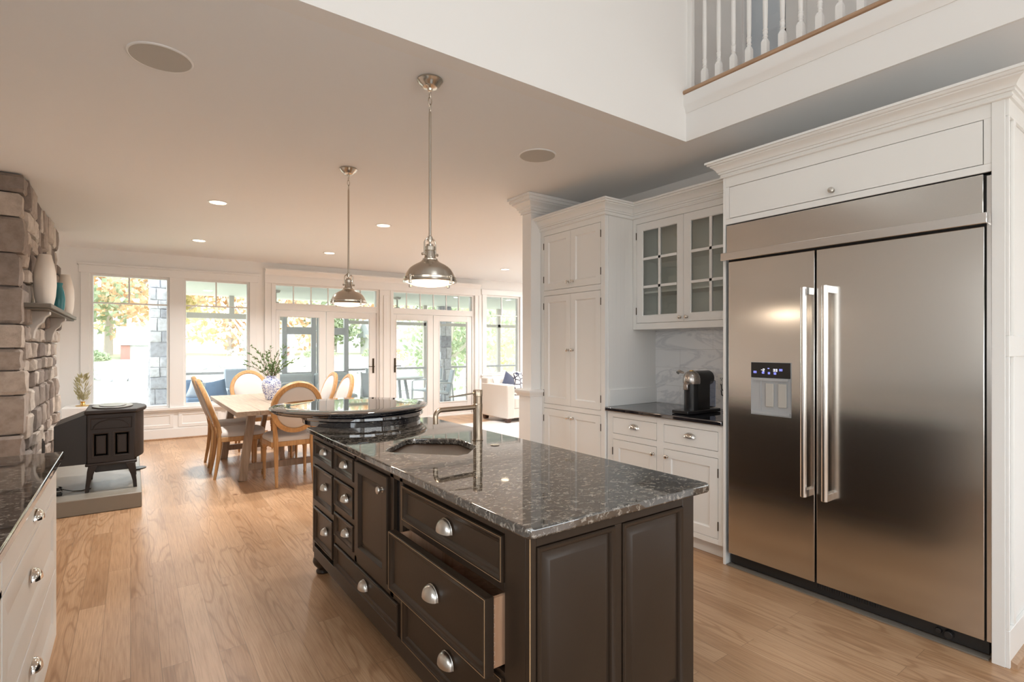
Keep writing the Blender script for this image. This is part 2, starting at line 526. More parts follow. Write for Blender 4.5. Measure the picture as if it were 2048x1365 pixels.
class MB:
    def __init__(s):
        s.v = []
        s.f = []
        s.tone = []

    def add(s, vs, fs, tone=0.5):
        k = len(s.v)
        s.v += [tuple(p) for p in vs]
        s.f += [tuple(i + k for i in f) for f in fs]
        s.tone += [tone] * len(vs)
        return s

    def box(s, x0, x1, y0, y1, z0, z1, tone=0.5):
        vs = [(x, y, z) for x in (x0, x1) for y in (y0, y1) for z in (z0, z1)]
        return s.add(vs, [(0, 1, 3, 2), (4, 6, 7, 5), (0, 4, 5, 1), (2, 3, 7, 6), (0, 2, 6, 4), (1, 5, 7, 3)], tone)

    def mbox(s, mp, u0, u1, v0, v1, n0, n1):
        vs = [mp(u, v, n) for u in (u0, u1) for v in (v0, v1) for n in (n0, n1)]
        return s.add(vs, [(0, 1, 3, 2), (4, 6, 7, 5), (0, 4, 5, 1), (2, 3, 7, 6), (0, 2, 6, 4), (1, 5, 7, 3)])

    def bar(s, p0, p1, w, h, up=(0, 0, 1)):
        p0, p1 = Vector(p0), Vector(p1)
        d = (p1 - p0).normalized()
        u = Vector(up)
        if abs(d.dot(u)) > 0.98:
            u = Vector((1, 0, 0))
        a = d.cross(u).normalized()
        b = a.cross(d).normalized()
        vs = []
        for p in (p0, p1):
            for i, j in ((-1, -1), (1, -1), (1, 1), (-1, 1)):
                vs.append(p + a * (i * w / 2) + b * (j * h / 2))
        return s.add(vs, [(0, 1, 2, 3), (4, 7, 6, 5), (0, 4, 5, 1), (1, 5, 6, 2), (2, 6, 7, 3), (3, 7, 4, 0)])

    def cyl(s, p0, p1, r0, r1=None, n=20):
        r1 = r0 if r1 is None else r1
        return s.prof(p0, p1, [(0, r0), (1, r1)], n)

    def prof(s, p0, p1, pr, n=24):
        """lathe between p0 and p1: pr = [(t, r)]"""
        p0, p1 = Vector(p0), Vector(p1)
        d = p1 - p0
        dn = d.normalized()
        u = Vector((0, 0, 1)) if abs(dn.z) < 0.9 else Vector((1, 0, 0))
        a = dn.cross(u).normalized()
        b = dn.cross(a).normalized()
        vs, fs = [], []
        for t, r in pr:
            for i in range(n):
                th = 2 * math.pi * i / n
                vs.append(p0 + d * t + a * (r * math.cos(th)) + b * (r * math.sin(th)))
        m = len(pr)
        for k in range(m - 1):
            for i in range(n):
                j = (i + 1) % n
                fs.append((k * n + i, k * n + j, (k + 1) * n + j, (k + 1) * n + i))
        fs.append(tuple(range(n)))
        fs.append(tuple((m - 1) * n + i for i in reversed(range(n))))
        return s.add(vs, fs)

    def lathe(s, c, pr, n=28):
        """vertical lathe, pr = [(z, r)] in absolute z"""
        cx, cy = c
        z0, z1 = pr[0][0], pr[-1][0]
        if abs(z1 - z0) < 1e-6:
            z1 = z0 + 1
        return s.prof((cx, cy, z0), (cx, cy, z1), [((z - z0) / (z1 - z0), r) for z, r in pr], n)

    def tube(s, pts, r, n=12, close=False):
        pts = [Vector(p) for p in pts]
        vs, fs = [], []
        m = len(pts)
        prev = None
        for k in range(m):
            if close:
                d = (pts[(k + 1) % m] - pts[k - 1]).normalized()
            else:
                d = (pts[min(k + 1, m - 1)] - pts[max(k - 1, 0)]).normalized()
            if prev is None:
                u = Vector((0, 0, 1)) if abs(d.z) < 0.9 else Vector((1, 0, 0))
                a = d.cross(u).normalized()
            else:
                a = (prev - d * prev.dot(d)).normalized()
            prev = a
            b = d.cross(a).normalized()
            rr = r[k] if isinstance(r, (list, tuple)) else r
            for i in range(n):
                th = 2 * math.pi * i / n
                vs.append(pts[k] + a * (rr * math.cos(th)) + b * (rr * math.sin(th)))
        for k in range(m if close else m - 1):
            k2 = (k + 1) % m
            for i in range(n):
                j = (i + 1) % n
                fs.append((k * n + i, k * n + j, k2 * n + j, k2 * n + i))
        if not close:
            fs.append(tuple(range(n)))
            fs.append(tuple((m - 1) * n + i for i in reversed(range(n))))
        return s.add(vs, fs)

    def rings(s, mp, u0, u1, v0, v1, rs, hole=False):
        """stepped rectangular panel: rs = [(inset, n)] from outside in; last ring capped"""
        vs, fs = [], []
        for ins, n in rs:
            for u, v in ((u0 + ins, v0 + ins), (u1 - ins, v0 + ins), (u1 - ins, v1 - ins), (u0 + ins, v1 - ins)):
                vs.append(mp(u, v, n))
        m = len(rs)
        for k in range(m - 1):
            for i in range(4):
                j = (i + 1) % 4
                fs.append((k * 4 + i, k * 4 + j, k * 4 + 4 + j, k * 4 + 4 + i))
        if hole:
            for i in range(4):
                j = (i + 1) % 4
                fs.append(((m - 1) * 4 + i, (m - 1) * 4 + j, j, i))
        else:
            fs.append(tuple((m - 1) * 4 + i for i in range(4)))
            fs.append((3, 2, 1, 0))
        return s.add(vs, fs)

    def sweep(s, path, pr, side=1, closed_prof=True):
        """sweep profile [(out, z)] along XY path with mitred corners; out is to the left of travel if side=1"""
        P = [Vector((p[0], p[1])) for p in path]
        m = len(P)
        offs = []
        for k in range(m):
            ns = []
            for a, b in ((k - 1, k), (k, k + 1)):
                if 0 <= a and b < m:
                    d = (P[b] - P[a]).normalized()
                    ns.append(Vector((-d.y, d.x)) * side)
            if len(ns) == 1:
                offs.append(ns[0])
            else:
                q = (ns[0] + ns[1]).normalized()
                offs.append(q / max(0.2, q.dot(ns[0])))
        vs, fs = [], []
        n = len(pr)
        for k in range(m):
            for o, z in pr:
                q = P[k] + offs[k] * o
                vs.append((q.x, q.y, z))
        for k in range(m - 1):
            for i in range(n):
                j = (i + 1) % n
                fs.append((k * n + i, k * n + j, (k + 1) * n + j, (k + 1) * n + i))
        fs.append(tuple(range(n)))
        fs.append(tuple((m - 1) * n + i for i in reversed(range(n))))
        return s.add(vs, fs)

    def poly(s, outer, holes, z0, z1):
        bm = bmesh.new()
        es = []
        for lp in [outer] + holes:
            vv = [bm.verts.new((x, y, z0)) for x, y in lp]
            for i in range(len(vv)):
                es.append(bm.edges.new((vv[i], vv[(i + 1) % len(vv)])))
        r = bmesh.ops.triangle_fill(bm, edges=es, use_beauty=True)
        fc = [g for g in r['geom'] if isinstance(g, bmesh.types.BMFace)]
        bmesh.ops.dissolve_limit(bm, angle_limit=0.01, verts=bm.verts[:], edges=bm.edges[:]) if not holes else None
        fc = bm.faces[:]
        r = bmesh.ops.extrude_face_region(bm, geom=fc)
        for g in r['geom']:
            if isinstance(g, bmesh.types.BMVert):
                g.co.z = z1
        bm.verts.index_update()
        s.add([v.co[:] for v in bm.verts], [tuple(v.index for v in f.verts) for f in bm.faces])
        bm.free()
        return s

    def ball(s, c, r, sc=(1, 1, 1), n=2):
        bm = bmesh.new()
        bmesh.ops.create_icosphere(bm, subdivisions=n, radius=r)
        bm.verts.index_update()
        s.add([(c[0] + v.co.x * sc[0], c[1] + v.co.y * sc[1], c[2] + v.co.z * sc[2]) for v in bm.verts], [tuple(v.index for v in f.verts) for f in bm.faces])
        bm.free()
        return s

    def leaf(s, c, d, L, W):
        """a small pointed leaf with a fold"""
        c, d = Vector(c), Vector(d).normalized()
        u = Vector((random.uniform(-1, 1), random.uniform(-1, 1), random.uniform(-1, 1)))
        a = d.cross(u).normalized()
        nn = a.cross(d)
        p = [c, c + d * L * 0.45 + a * W * 0.5 + nn * W * 0.12, c + d * L, c + d * L * 0.45 - a * W * 0.5 + nn * W * 0.12, c + d * L * 0.45]
        return s.add(p, [(0, 1, 4), (1, 2, 4), (4, 2, 3), (0, 4, 3)])


OFF = {}


def finish(me, smooth=35):
    bm = bmesh.new()
    bm.from_mesh(me)
    bmesh.ops.recalc_face_normals(bm, faces=bm.faces[:])
    bm.to_mesh(me)
    bm.free()
    if smooth:
        me.shade_smooth()
        me.set_sharp_from_angle(angle=R(smooth))


def mk(name, mb, mat, parent=None, world=True, bev=0.0, bseg=2, smooth=35, subsurf=0, origin=None):
    """link a mesh; coordinates are world ones unless world=False (then the parent's)"""
    off = Vector((0, 0, 0))
    if parent is not None and world:
        off = OFF.get(parent.name, Vector((0, 0, 0)))
    if parent is None:
        xs = [v[0] for v in mb.v]
        ys = [v[1] for v in mb.v]
        zs = [v[2] for v in mb.v]
        off = Vector(((min(xs) + max(xs)) / 2, (min(ys) + max(ys)) / 2, min(zs)))
        if origin == 0:
            off = Vector((0, 0, 0))
    me = bpy.data.meshes.new(name)
    me.from_pydata([(v[0] - off.x, v[1] - off.y, v[2] - off.z) for v in mb.v], [], mb.f)
    me.update()
    at = me.attributes.new('tone', 'FLOAT', 'POINT')
    at.data.foreach_set('value', mb.tone)
    finish(me, smooth)
    o = bpy.data.objects.new(name, me)
    col.objects.link(o)
    me.materials.append(MT[mat] if isinstance(mat, str) else mat)
    if parent is None:
        o.location = off
        OFF[o.name] = off
    else:
        o.parent = parent
        OFF[o.name] = off if world else Vector((0, 0, 0))
    if bev:
        b = o.modifiers.new('bevel', 'BEVEL')
        b.width = bev
        b.segments = bseg
        b.limit_method = 'ANGLE'
        b.angle_limit = R(40)
        b.harden_normals = False
    if subsurf:
        ss = o.modifiers.new('subsurf', 'SUBSURF')
        ss.levels = subsurf
        ss.render_levels = subsurf
    return o


def tag(o, label, cat, group=None):
    o['label'] = label
    o['category'] = cat
    if group:
        o['group'] = group
    return o


def thing(name, label, cat, loc, rz=0.0, group=None):
    o = bpy.data.objects.new(name, None)
    o.empty_display_size = 0.1
    col.objects.link(o)
    o.location = loc
    o.rotation_euler = (0, 0, rz)
    OFF[o.name] = Vector(loc)
    return tag(o, label, cat, group)


def struct(name, mb, mat, **kw):
    o = mk(name, mb, mat, origin=0, **kw)
    o['kind'] = 'structure'
    return o


def stuff(o):
    o['kind'] = 'stuff'
    return o


def copy_tree(o, parent=None):
    c = o.copy()
    col.objects.link(c)
    c.parent = parent
    for ch in list(o.children):
        copy_tree(ch, c)
    return c


def negX(X):
    return lambda u, v, n: (X - n, u, v)


def posX(X):
    return lambda u, v, n: (X + n, u, v)


def negY(Y):
    return lambda u, v, n: (u, Y - n, v)


# the far wall stands a hair off square to the kitchen
def FW(u, z, v):
    return (u + 0.035 * v, 9.33 - 0.035 * u + v, z)


def far(u, z, n):
    return FW(u, z, -n)


def wall_holes(mp, u0, u1, z0, z1, holes, t):
    us = sorted({u0, u1, *[h[0] for h in holes], *[h[1] for h in holes]})
    zs = sorted({z0, z1, *[h[2] for h in holes], *[h[3] for h in holes]})
    m = MB()
    for a, b in zip(us, us[1:]):
        for c, d in zip(zs, zs[1:]):
            cu, cz = (a + b) / 2, (c + d) / 2
            if any(h[0] < cu < h[1] and h[2] < cz < h[3] for h in holes):
                continue
            m.mbox(mp, a, b, c, d, -t, 0)
    return m


def knob(parent, mp, u, v, r=0.014, mat='chrome', label=None):
    m = MB().prof(mp(u, v, 0), mp(u, v, 0.03), [(0, r * 0.75), (0.08, r * 0.75), (0.12, r * 0.38), (0.5, r * 0.38), (0.58, r * 0.8), (0.72, r), (0.88, r * 0.92), (1.0, r * 0.45)], 16)
    return mk('knob', m, mat, parent)


def cup_pull(parent, mp, u, v, a=0.042, h=0.036, p=0.026, mat='pewter', round_=False):
    m = MB()
    nu, nv = 14, 7
    for sc, flip in ((1.0, False), (0.9, True)):
        vs, fs = [], []
        for i in range(nu + 1):
            ph = math.pi * i / nu
            for j in range(nv + 1):
                th = (math.pi / 2) * j / nv
                uu = a * sc * math.cos(ph)
                k = math.sin(ph) ** 0.75
                vv = h * sc * k * math.sin(th) ** 0.9
                nn = p * sc * k * math.cos(th)
                vs.append(mp(u + uu, v - h * 0.5 + vv, nn + 0.001))
        for i in range(nu):
            for j in range(nv):
                q = (i * (nv + 1) + j, (i + 1) * (nv + 1) + j, (i + 1) * (nv + 1) + j + 1, i * (nv + 1) + j + 1)
                fs.append(q if not flip else tuple(reversed(q)))
        m.add(vs, fs)
    m.tube([mp(u + a * math.cos(math.pi * i / 16), v - h * 0.5 + h * math.sin(math.pi * i / 16) ** 0.9, 0.001) for i in range(17)], 0.0022, 6)
    return mk('pull', m, mat, parent)


def hinge(parent, mp, u, v, L=0.06):
    m = MB().prof(mp(u, v - L / 2, 0.002), mp(u, v + L / 2, 0.002), [(0, 0.001), (0.03, 0.0035), (0.97, 0.0035), (1, 0.001)], 8)
    return mk('hinge', m, 'handlebronze', parent)


SHAKER = [(0, -0.018), (0, 0.0), (0.058, 0.0), (0.064, -0.007), (0.066, -0.007), (0.068, -0.009)]
CROWN = [(0, 0), (0.012, 0), (0.017, 0.004), (0.017, 0.010), (0.012, 0.014), (0.012, 0.026), (0.024, 0.027), (0.024, 0.040), (0.032, 0.041), (0.034, 0.048), (0.040, 0.058), (0.052, 0.070), (0.066, 0.078), (0.066, 0.084), (0.078, 0.085), (0.082, 0.090), (0.082, 0.098), (0.094, 0.099), (0.094, 0.112), (0, 0.112)]


def crown(z, s=1.0, h=1.0):
    return [(o * s, z + q * h) for o, q in CROWN]

# ------------------------------------------------------------------ the room
CZ = 2.73
struct('floor', MB().box(-1.2, 9.9, -3.0, 9.6, -0.12, 0.0), 'floor', smooth=0)
struct('ceiling', MB().poly([(-1.2, 2.17), (3.0, 2.17), (3.0, -3.0), (9.9, -3.0), (9.9, 9.7), (-1.2, 9.7)], [], CZ, 3.03), 'ceil', smooth=0)
# unseen skylight cut in the upper ceiling, added to brighten the tall kitchen
struct('ceiling_upper', MB().poly([(-1.2, -3.0), (5.2, -3.0), (5.2, 2.4), (-1.2, 2.4)], [[(0.3, -1.4), (1.8, -1.4), (1.8, -0.3), (0.3, -0.3)]], 5.3, 5.4), 'ceil', smooth=0)
struct('wall_left', wall_holes(lambda u, v, n: (-1.0 + n, u, v), -3.0, 5.6, 0, CZ, [(-1.6, 1.1, 1.02, 2.30)], 0.2).box(-1.2, -1.0, -3.0, 2.17, CZ, 5.3).box(-1.2, -0.78, 8.2, 9.5, 0, CZ), 'wall', smooth=0)
f = MB().rings(lambda u, v, n: (-1.0 + n, u, v), -1.6, 1.1, 1.02, 2.30, [(0, -0.12), (0, 0.02), (0.06, 0.02), (0.06, -0.12)], hole=True)
f.mbox(lambda u, v, n: (-1.0 + n, u, v), -0.27, -0.23, 1.08, 2.24, -0.1, -0.05)
struct('window_6', f, 'trim')  # unseen window added to throw sky light on the cabinet fronts
struct('wall_upper', MB().box(-1.0, 2.9995, 2.166, 2.27, CZ - 0.001, 5.3), 'wall', smooth=0)
struct('wall_kitchen', MB().box(3.65, 3.80, -3.0, 3.88, 0, CZ), 'wall', smooth=0)
struct('wall_back', MB().box(3.80, 9.9, 3.76, 3.88, 0, CZ), 'wall', smooth=0)
struct('wall_behind', wall_holes(lambda u, v, n: (u, -3.0 + n, v), -1.2, 5.2, 0, 5.3, [(-0.8, 3.4, 0.6, 2.4), (0.2, 1.9, 3.4, 4.2)], 0.12), 'wall', smooth=0)  # unseen; its two window openings are added to let sky light in
struct('wall_right', MB().box(9.75, 9.9, 3.88, 9.5, 0, CZ), 'wall', smooth=0)

WINS = [(-0.455, 0.468, 0.465, 2.392, 1.985, -0.017), (0.645, 1.538, 0.485, 2.395, 1.990, 1.077),
        (5.925, 6.765, 0.80, 2.43, 2.02, 6.34), (7.02, 7.86, 0.80, 2.43, 2.02, 7.44), (8.10, 8.94, 0.80, 2.43, 2.02, 8.52)]  # last two windows are hidden, added to help the lighting
DOORS = [(1.875, 3.665), (3.885, 5.645)]
holes = [(w[0], w[1], w[2], w[3]) for w in WINS] + [(d[0], d[1], 0.0, 2.40) for d in DOORS]
struct('wall_far', wall_holes(far, -0.9, 9.9, 0, CZ, holes, 0.16), 'wall', smooth=0)

for i, (a, b, c, d, zm, um) in enumerate(WINS):
    f = MB()
    f.rings(far, a, b, c, d, [(0, -0.12), (0, -0.03), (0.030, -0.03), (0.033, -0.045), (0.033, -0.12)], hole=True)
    w = struct('window_%d' % (i + 1), f, 'trim')
    mu = MB()
    mu.mbox(far, a + 0.03, b - 0.03, zm - 0.010, zm + 0.010, -0.085, -0.05)
    mu.mbox(far, um - 0.010, um + 0.010, zm + 0.01, d - 0.03, -0.085, -0.05)
    mk('muntin', mu, 'trim', w, smooth=0)
    mk('pane', MB().mbox(far, a + 0.03, b - 0.03, c + 0.03, d - 0.03, -0.072, -0.068), 'glass', w, smooth=0)

# casings, sills and the panelled wall under the windows
t = MB()
for a, b, c, d in ((-0.555, -0.455, 0.42, 2.392), (0.468, 0.645, 0.42, 2.42), (1.538, 1.64, 0.42, 2.392)):
    t.mbox(far, a, b, c, d, 0, 0.022)
t.mbox(far, -0.575, 1.66, 2.392, 2.50, 0, 0.026)
t.mbox(far, -0.59, 1.675, 2.50, 2.525, 0, 0.045)
t.mbox(far, -0.60, 1.70, 0.435, 0.470, -0.10, 0.055)
t.mbox(far, -0.58, 1.68, 0.405, 0.435, 0, 0.030)
struct('trim_1', t, 'trim', bev=0.003)
t = MB()
for a, b in ((5.83, 5.925), (6.765, 7.02), (7.86, 8.10), (8.94, 9.04)):
    t.mbox(far, a, b, 0.74, 2.43, 0, 0.022)
t.mbox(far, 5.81, 9.06, 2.43, 2.54, 0, 0.026)
t.mbox(far, 5.79, 9.08, 0.765, 0.80, -0.10, 0.05)
struct('trim_2', t, 'trim', bev=0.003)
t = MB()
for a, b in ((-0.78, -0.10), (-0.04, 0.52), (0.58, 1.14), (1.20, 1.76)):
    t.rings(far, a, b, 0.17, 0.40, [(0, 0), (0, 0.012), (0.045, 0.012), (0.052, 0.002)])
t.mbox(far, -0.9, 1.80, 0.0, 0.15, 0, 0.018)
t.mbox(far, -0.9, 1.80, 0.15, 0.165, 0, 0.012)
t.mbox(far, 5.70, 9.8, 0.0, 0.15, 0, 0.018)
struct('baseboard_far', t, 'trim', bev=0.002)
struct('trim_3', MB().mbox(far, -0.9, 1.80, 0.0, 0.022, 0.018, 0.036), 'rail', bev=0.004)

# surround and crowned head over the two pairs of french doors
t = MB()
for a, b in ((1.755, 1.875), (3.665, 3.885), (5.645, 5.755)):
    t.mbox(far, a, b, 0, 2.40, 0, 0.024)
    t.mbox(far, a - 0.0, a + 0.018, 0, 2.40, 0.024, 0.034)
    t.mbox(far, b - 0.018, b, 0, 2.40, 0.024, 0.034)
t.mbox(far, 3.735, 3.815, 0.2, 2.30, 0.024, 0.040)
t.mbox(far, 1.755, 5.755, 2.40, 2.53, 0, 0.030)
struct('trim_4', t, 'trim', bev=0.003)
t = MB()
p0, p1 = FW(1.755, 0, 0), FW(5.755, 0, 0)
t.sweep([p1[:2], p0[:2]], [(0.0, 2.53), (0.04, 2.53), (0.045, 2.55), (0.06, 2.565), (0.10, 2.60), (0.115, 2.61), (0.115, 2.63), (0, 2.63)], side=1)
struct('trim_5', t, 'trim')


def french(n, a, b, leaves, glasses, hand):
    f = MB()
    for x0, x1 in ((a, a + 0.05), (b - 0.05, b)):
        f.mbox(far, x0, x1, 0, 2.40, -0.14, 0.0)
    f.mbox(far, a + 0.05, b - 0.05, 1.975, 2.085, -0.14, 0.0)
    f.mbox(far, a + 0.05, b - 0.05, 2.375, 2.40, -0.14, 0.0)
    f.mbox(far, a + 0.05, b - 0.05, 0, 0.03, -0.16, 0.0)
    d = struct('door_%d' % n, f, 'trim', bev=0.003)
    m = MB()
    x0, x1 = a + 0.05, b - 0.05
    for k in range(1, 6):
        u = x0 + (x1 - x0) * k / 6
        m.mbox(far, u - 0.008, u + 0.008, 2.085, 2.375, -0.08, -0.045)
    mk('muntin', m, 'trim', d, smooth=0)
    mk('transom_pane', MB().mbox(far, x0, x1, 2.085, 2.375, -0.068, -0.064), 'glass', d, smooth=0)
    for k, ((l0, l1), (g0, g1)) in enumerate(zip(leaves, glasses)):
        lf = MB()
        lf.mbox(far, l0, g0, 0.03, 1.97, -0.06, -0.015)
        lf.mbox(far, g1, l1, 0.03, 1.97, -0.06, -0.015)
        lf.mbox(far, g0, g1, 1.86, 1.97, -0.06, -0.015)
        lf.mbox(far, g0, g1, 0.03, 0.29, -0.06, -0.015)
        lf.rings(far, g0 - 0.016, g1 + 0.016, 0.274, 1.876, [(0, -0.015), (0, -0.008), (0.008, -0.008), (0.016, -0.03)], hole=True)
        leaf = mk('door_leaf', lf, 'trim', d, bev=0.002)
        mk('pane', MB().mbox(far, g0, g1, 0.29, 1.86, -0.04, -0.036), 'glass', leaf, smooth=0)
        if hand[k] is not None:
            u = hand[k]
            h = MB()
            h.mbox(far, u - 0.016, u + 0.016, 0.89, 1.155, -0.015, -0.008)
            h.prof(far(u, 1.01, -0.01), far(u, 1.01, 0.04), [(0, 0.012), (1, 0.009)], 10)
            s = 1 if hand[k] < (l0 + l1) / 2 else -1
            h.bar(far(u, 1.01, 0.035), far(u + s * 0.10, 1.01, 0.035), 0.014, 0.012)
            mk('handle', h, 'handlebronze', leaf)
    return d


french(1, 1.875, 3.665, [(1.930, 2.725), (2.735, 3.610)], [(1.989, 2.611), (2.867, 3.482)], [None, 3.557])
french(2, 3.885, 5.645, [(3.940, 4.738), (4.748, 5.590)], [(4.001, 4.620), (4.885, 5.483)], [3.967, None])

# ------------------------------------------------------------------ balcony over the kitchen
t = MB().box(3.0 - 0.018, 3.0, -3.0, 2.17, CZ, 2.925)
t.sweep([(3.0, -3.0), (3.0, 2.17)], [(0, 2.915), (0.022, 2.915), (0.026, 2.925), (0.030, 2.94), (0.040, 2.955), (0.046, 2.97), (0.046, 3.03), (0, 3.03)], side=1)
struct('trim_6', t, 'trim')
struct('floor_upper', MB().box(3.0, 5.2, -3.0, 2.27, 3.03, 3.045), 'rail', smooth=0)
struct('wall_hall', MB().box(3.9, 4.0, -3.0, 2.27, 3.045, 5.3).box(3.0, 4.0, 2.27, 2.37, 3.045, 5.3), 'wall', smooth=0)
t = MB().box(3.03, 3.68, 2.255, 2.27, 3.045, 3.17).box(3.03, 3.68, 2.26, 2.27, 3.17, 3.19)
t.box(3.885, 3.9, -3.0, 1.83, 3.045, 3.19)
struct('baseboard_hall', t, 'trim', bev=0.002)
t = MB().box(3.68, 3.79, 2.25, 2.27, 3.045, 5.1).box(3.79, 3.82, 2.235, 2.27, 3.045, 5.1)
t.box(3.88, 3.9, 1.83, 1.965, 3.045, 5.1).box(3.872, 3.9, 1.82, 1.84, 3.045, 5.1)
struct('trim_7', t, 'trim', bev=0.003)
t = MB().rings(negX(3.9), 1.975, 2.262, 3.05, 3.80, [(0, 0), (0, 0.012), (0.05, 0.012), (0.062, 0.004)])
t.rings(negX(3.9), 1.975, 2.262, 3.80, 5.0, [(0, 0), (0, 0.012), (0.05, 0.012), (0.062, 0.004)])
d3 = struct('door_3', t, 'halldoor')
mk('hinge', MB().mbox(negX(3.885), 1.962, 1.985, 3.615, 3.70, 0, 0.008), 'handlebronze', d3, bev=0.002)

bal = thing('balustrade', 'white turned balcony balustrade standing on an oak nosing above the refrigerator wall', 'railing', (3.02, 1.0, 3.03))
mk('bottom_rail', MB().sweep([(3.06, -3.0), (3.06, 2.17)], [(-0.03, 3.03), (0.100, 3.03), (0.112, 3.038), (0.114, 3.048), (0.108, 3.058), (0.098, 3.062), (-0.03, 3.062)], side=1), 'rail', bal)
mk('handrail', MB().box(2.985, 3.045, -3.0, 2.17, 3.93, 3.98), 'rail', bal, bev=0.012)
mk('wall_post', MB().box(2.995, 3.035, 2.135, 2.17, 3.06, 3.93), 'trim', bal, bev=0.003)
b0 = None
bp = MB()
bp.box(-0.017, 0.017, -0.017, 0.017, 0, 0.094)
bp.add([(x, y, 0.094) for x, y in ((-0.017, -0.017), (0.017, -0.017), (0.017, 0.017), (-0.017, 0.017))] + [(x, y, 0.112) for x, y in ((-0.010, -0.010), (0.010, -0.010), (0.010, 0.010), (-0.010, 0.010))],
       [(0, 1, 5, 4), (1, 2, 6, 5), (2, 3, 7, 6), (3, 0, 4, 7), (4, 5, 6, 7), (3, 2, 1, 0)])
bp.lathe((0, 0), [(0.105, 0.011), (0.118, 0.011), (0.122, 0.014), (0.127, 0.014), (0.131, 0.010), (0.140, 0.0125), (0.150, 0.0145), (0.158, 0.012), (0.162, 0.0145), (0.168, 0.0145), (0.172, 0.0105), (0.19, 0.0125), (0.30, 0.0140), (0.50, 0.0125), (0.70, 0.0095), (0.76, 0.0095)], 12)
bp.box(-0.016, 0.016, -0.016, 0.016, 0.75, 0.87)
for k in range(38):
    y = 2.045 - 0.1005 * k
    if b0 is None:
        b0 = mk('baluster', bp, 'trim', bal, world=False)
        o = b0
    else:
        o = b0.copy()
        col.objects.link(o)
        o.parent = bal
    o.location = (3.012 - 3.02, y - 1.0, 0.032)

# ------------------------------------------------------------------ column at the end of the cabinet wall
t = MB()
t.box(2.92, 3.06, 3.755, 3.885, 0, CZ - 0.001)
t.box(3.06, 3.65, 3.765, 3.88, 0, CZ - 0.001)
t.box(2.895, 3.08, 3.735, 3.905, 0, 0.925)
struct('wall_end', t, 'trim', bev=0.003)
t = MB()
t.sweep([(3.64, 3.735), (2.895, 3.735), (2.895, 3.905), (3.2, 3.905)], [(-0.03, 0.925), (0.012, 0.925), (0.014, 0.940), (0.024, 0.952), (0.030, 0.965), (0.030, 0.978), (0.020, 0.985), (-0.03, 0.985)], side=1)
struct('trim_8', t, 'trim')
t = MB()
t.sweep([(3.64, 3.755), (2.92, 3.755), (2.92, 3.885), (3.8, 3.885)], [(0, 2.575), (0.012, 2.575), (0.012, 2.595), (0.024, 2.597), (0.024, 2.618), (0.034, 2.62), (0.038, 2.635), (0.052, 2.652), (0.070, 2.664), (0.070, 2.676), (0.084, 2.678), (0.088, 2.690), (0.088, 2.702), (0.100, 2.704), (0.100, 2.727), (0, 2.727)], side=1)
struct('trim_9', t, 'trim', smooth=18)

# ------------------------------------------------------------------ refrigerator enclosure
en = thing('refrigerator_surround', 'tall white cabinet enclosure with crown framing the stainless refrigerator', 'cabinet', (3.34, 1.26, 0))
t = MB()
t.box(3.034, 3.645, 0.60, 0.645, 0, 2.44)
t.box(3.034, 3.645, 1.912, 1.930, 0, 2.44)
t.box(3.034, 3.645, 0.645, 1.912, 2.37, 2.44)
t.box(3.034, 3.05, 0.645, 1.912, 2.137, 2.172)
t.box(3.034, 3.05, 0.645, 0.672, 2.172, 2.37)
t.box(3.034, 3.05, 1.888, 1.912, 2.172, 2.37)
t.box(3.03, 3.046, 0.60, 0.645, 0, 2.44)
t.box(3.62, 3.645, 0.645, 1.912, 0.0, 2.37)
mk('carcass', t, 'cab', en, bev=0.002)
fl = mk('flap_door', MB().rings(negX(3.034), 0.675, 1.885, 2.175, 2.367, [(0, -0.018), (0, 0.0), (0.001, 0.0)]), 'cab', en, bev=0.0015)
knob(fl, negX(3.034), 1.287, 2.205, 0.016, 'pewter')
t = MB()
sp = negY(0.60)
t.mbox(sp, 3.034, 3.65, 0.0, 0.16, 0, 0.014)
t.mbox(sp, 3.034, 3.65, 1.33, 1.42, 0, 0.012)
t.mbox(sp, 3.034, 3.65, 2.36, 2.44, 0, 0.012)
for a, b in ((3.034, 3.046), (3.115, 3.150), (3.385, 3.42), (3.62, 3.65)):
    t.mbox(sp, a, b, 0.16, 1.33, 0, 0.012)
    t.mbox(sp, a, b, 1.42, 2.36, 0, 0.012)
mk('side_panel', t, 'cab', en, bev=0.002)
mk('crown_molding', MB().sweep([(3.645, 0.588), (3.034, 0.588), (3.034, 1.930), (3.352, 1.930)], crown(2.432, 0.85, 0.93), side=1), 'cab', en, smooth=18)
mk('shoe_molding', MB().sweep([(3.65, 0.586), (3.05, 0.586)], [(0, 0), (0.022, 0), (0.02, 0.02), (0, 0.03)], side=1), 'rail', en)

fr = thing('refrigerator', 'large built-in stainless steel side-by-side refrigerator with two tall bar handles', 'refrigerator', (3.34, 1.28, 0))
mk('body', MB().box(3.06, 3.61, 0.655, 1.905, 0.085, 2.13), 'blackmetal', fr)
DX = 3.028


def fridge_door(y0, y1, label=None):
    m = MB().box(DX, DX + 0.03, y0, y1, 0.085, 1.900)
    return mk('door', m, 'steel', fr, bev=0.003)


dl = fridge_door(1.376, 1.889)
dr = fridge_door(0.668, 1.366)


def bar_handle(par, y):
    m = MB()
    m.prof((DX - 0.062, y, 0.556), (DX - 0.062, y, 1.697), [(0, 0.0155), (0.001, 0.0165), (0.999, 0.0165), (1, 0.0155)], 24)
    for z in (0.575, 1.677):
        m.box(DX - 0.062, DX, y - 0.0135, y + 0.0135, z - 0.019, z + 0.019)
    mk('handle', m, 'steel_smooth', par, bev=0.0015)


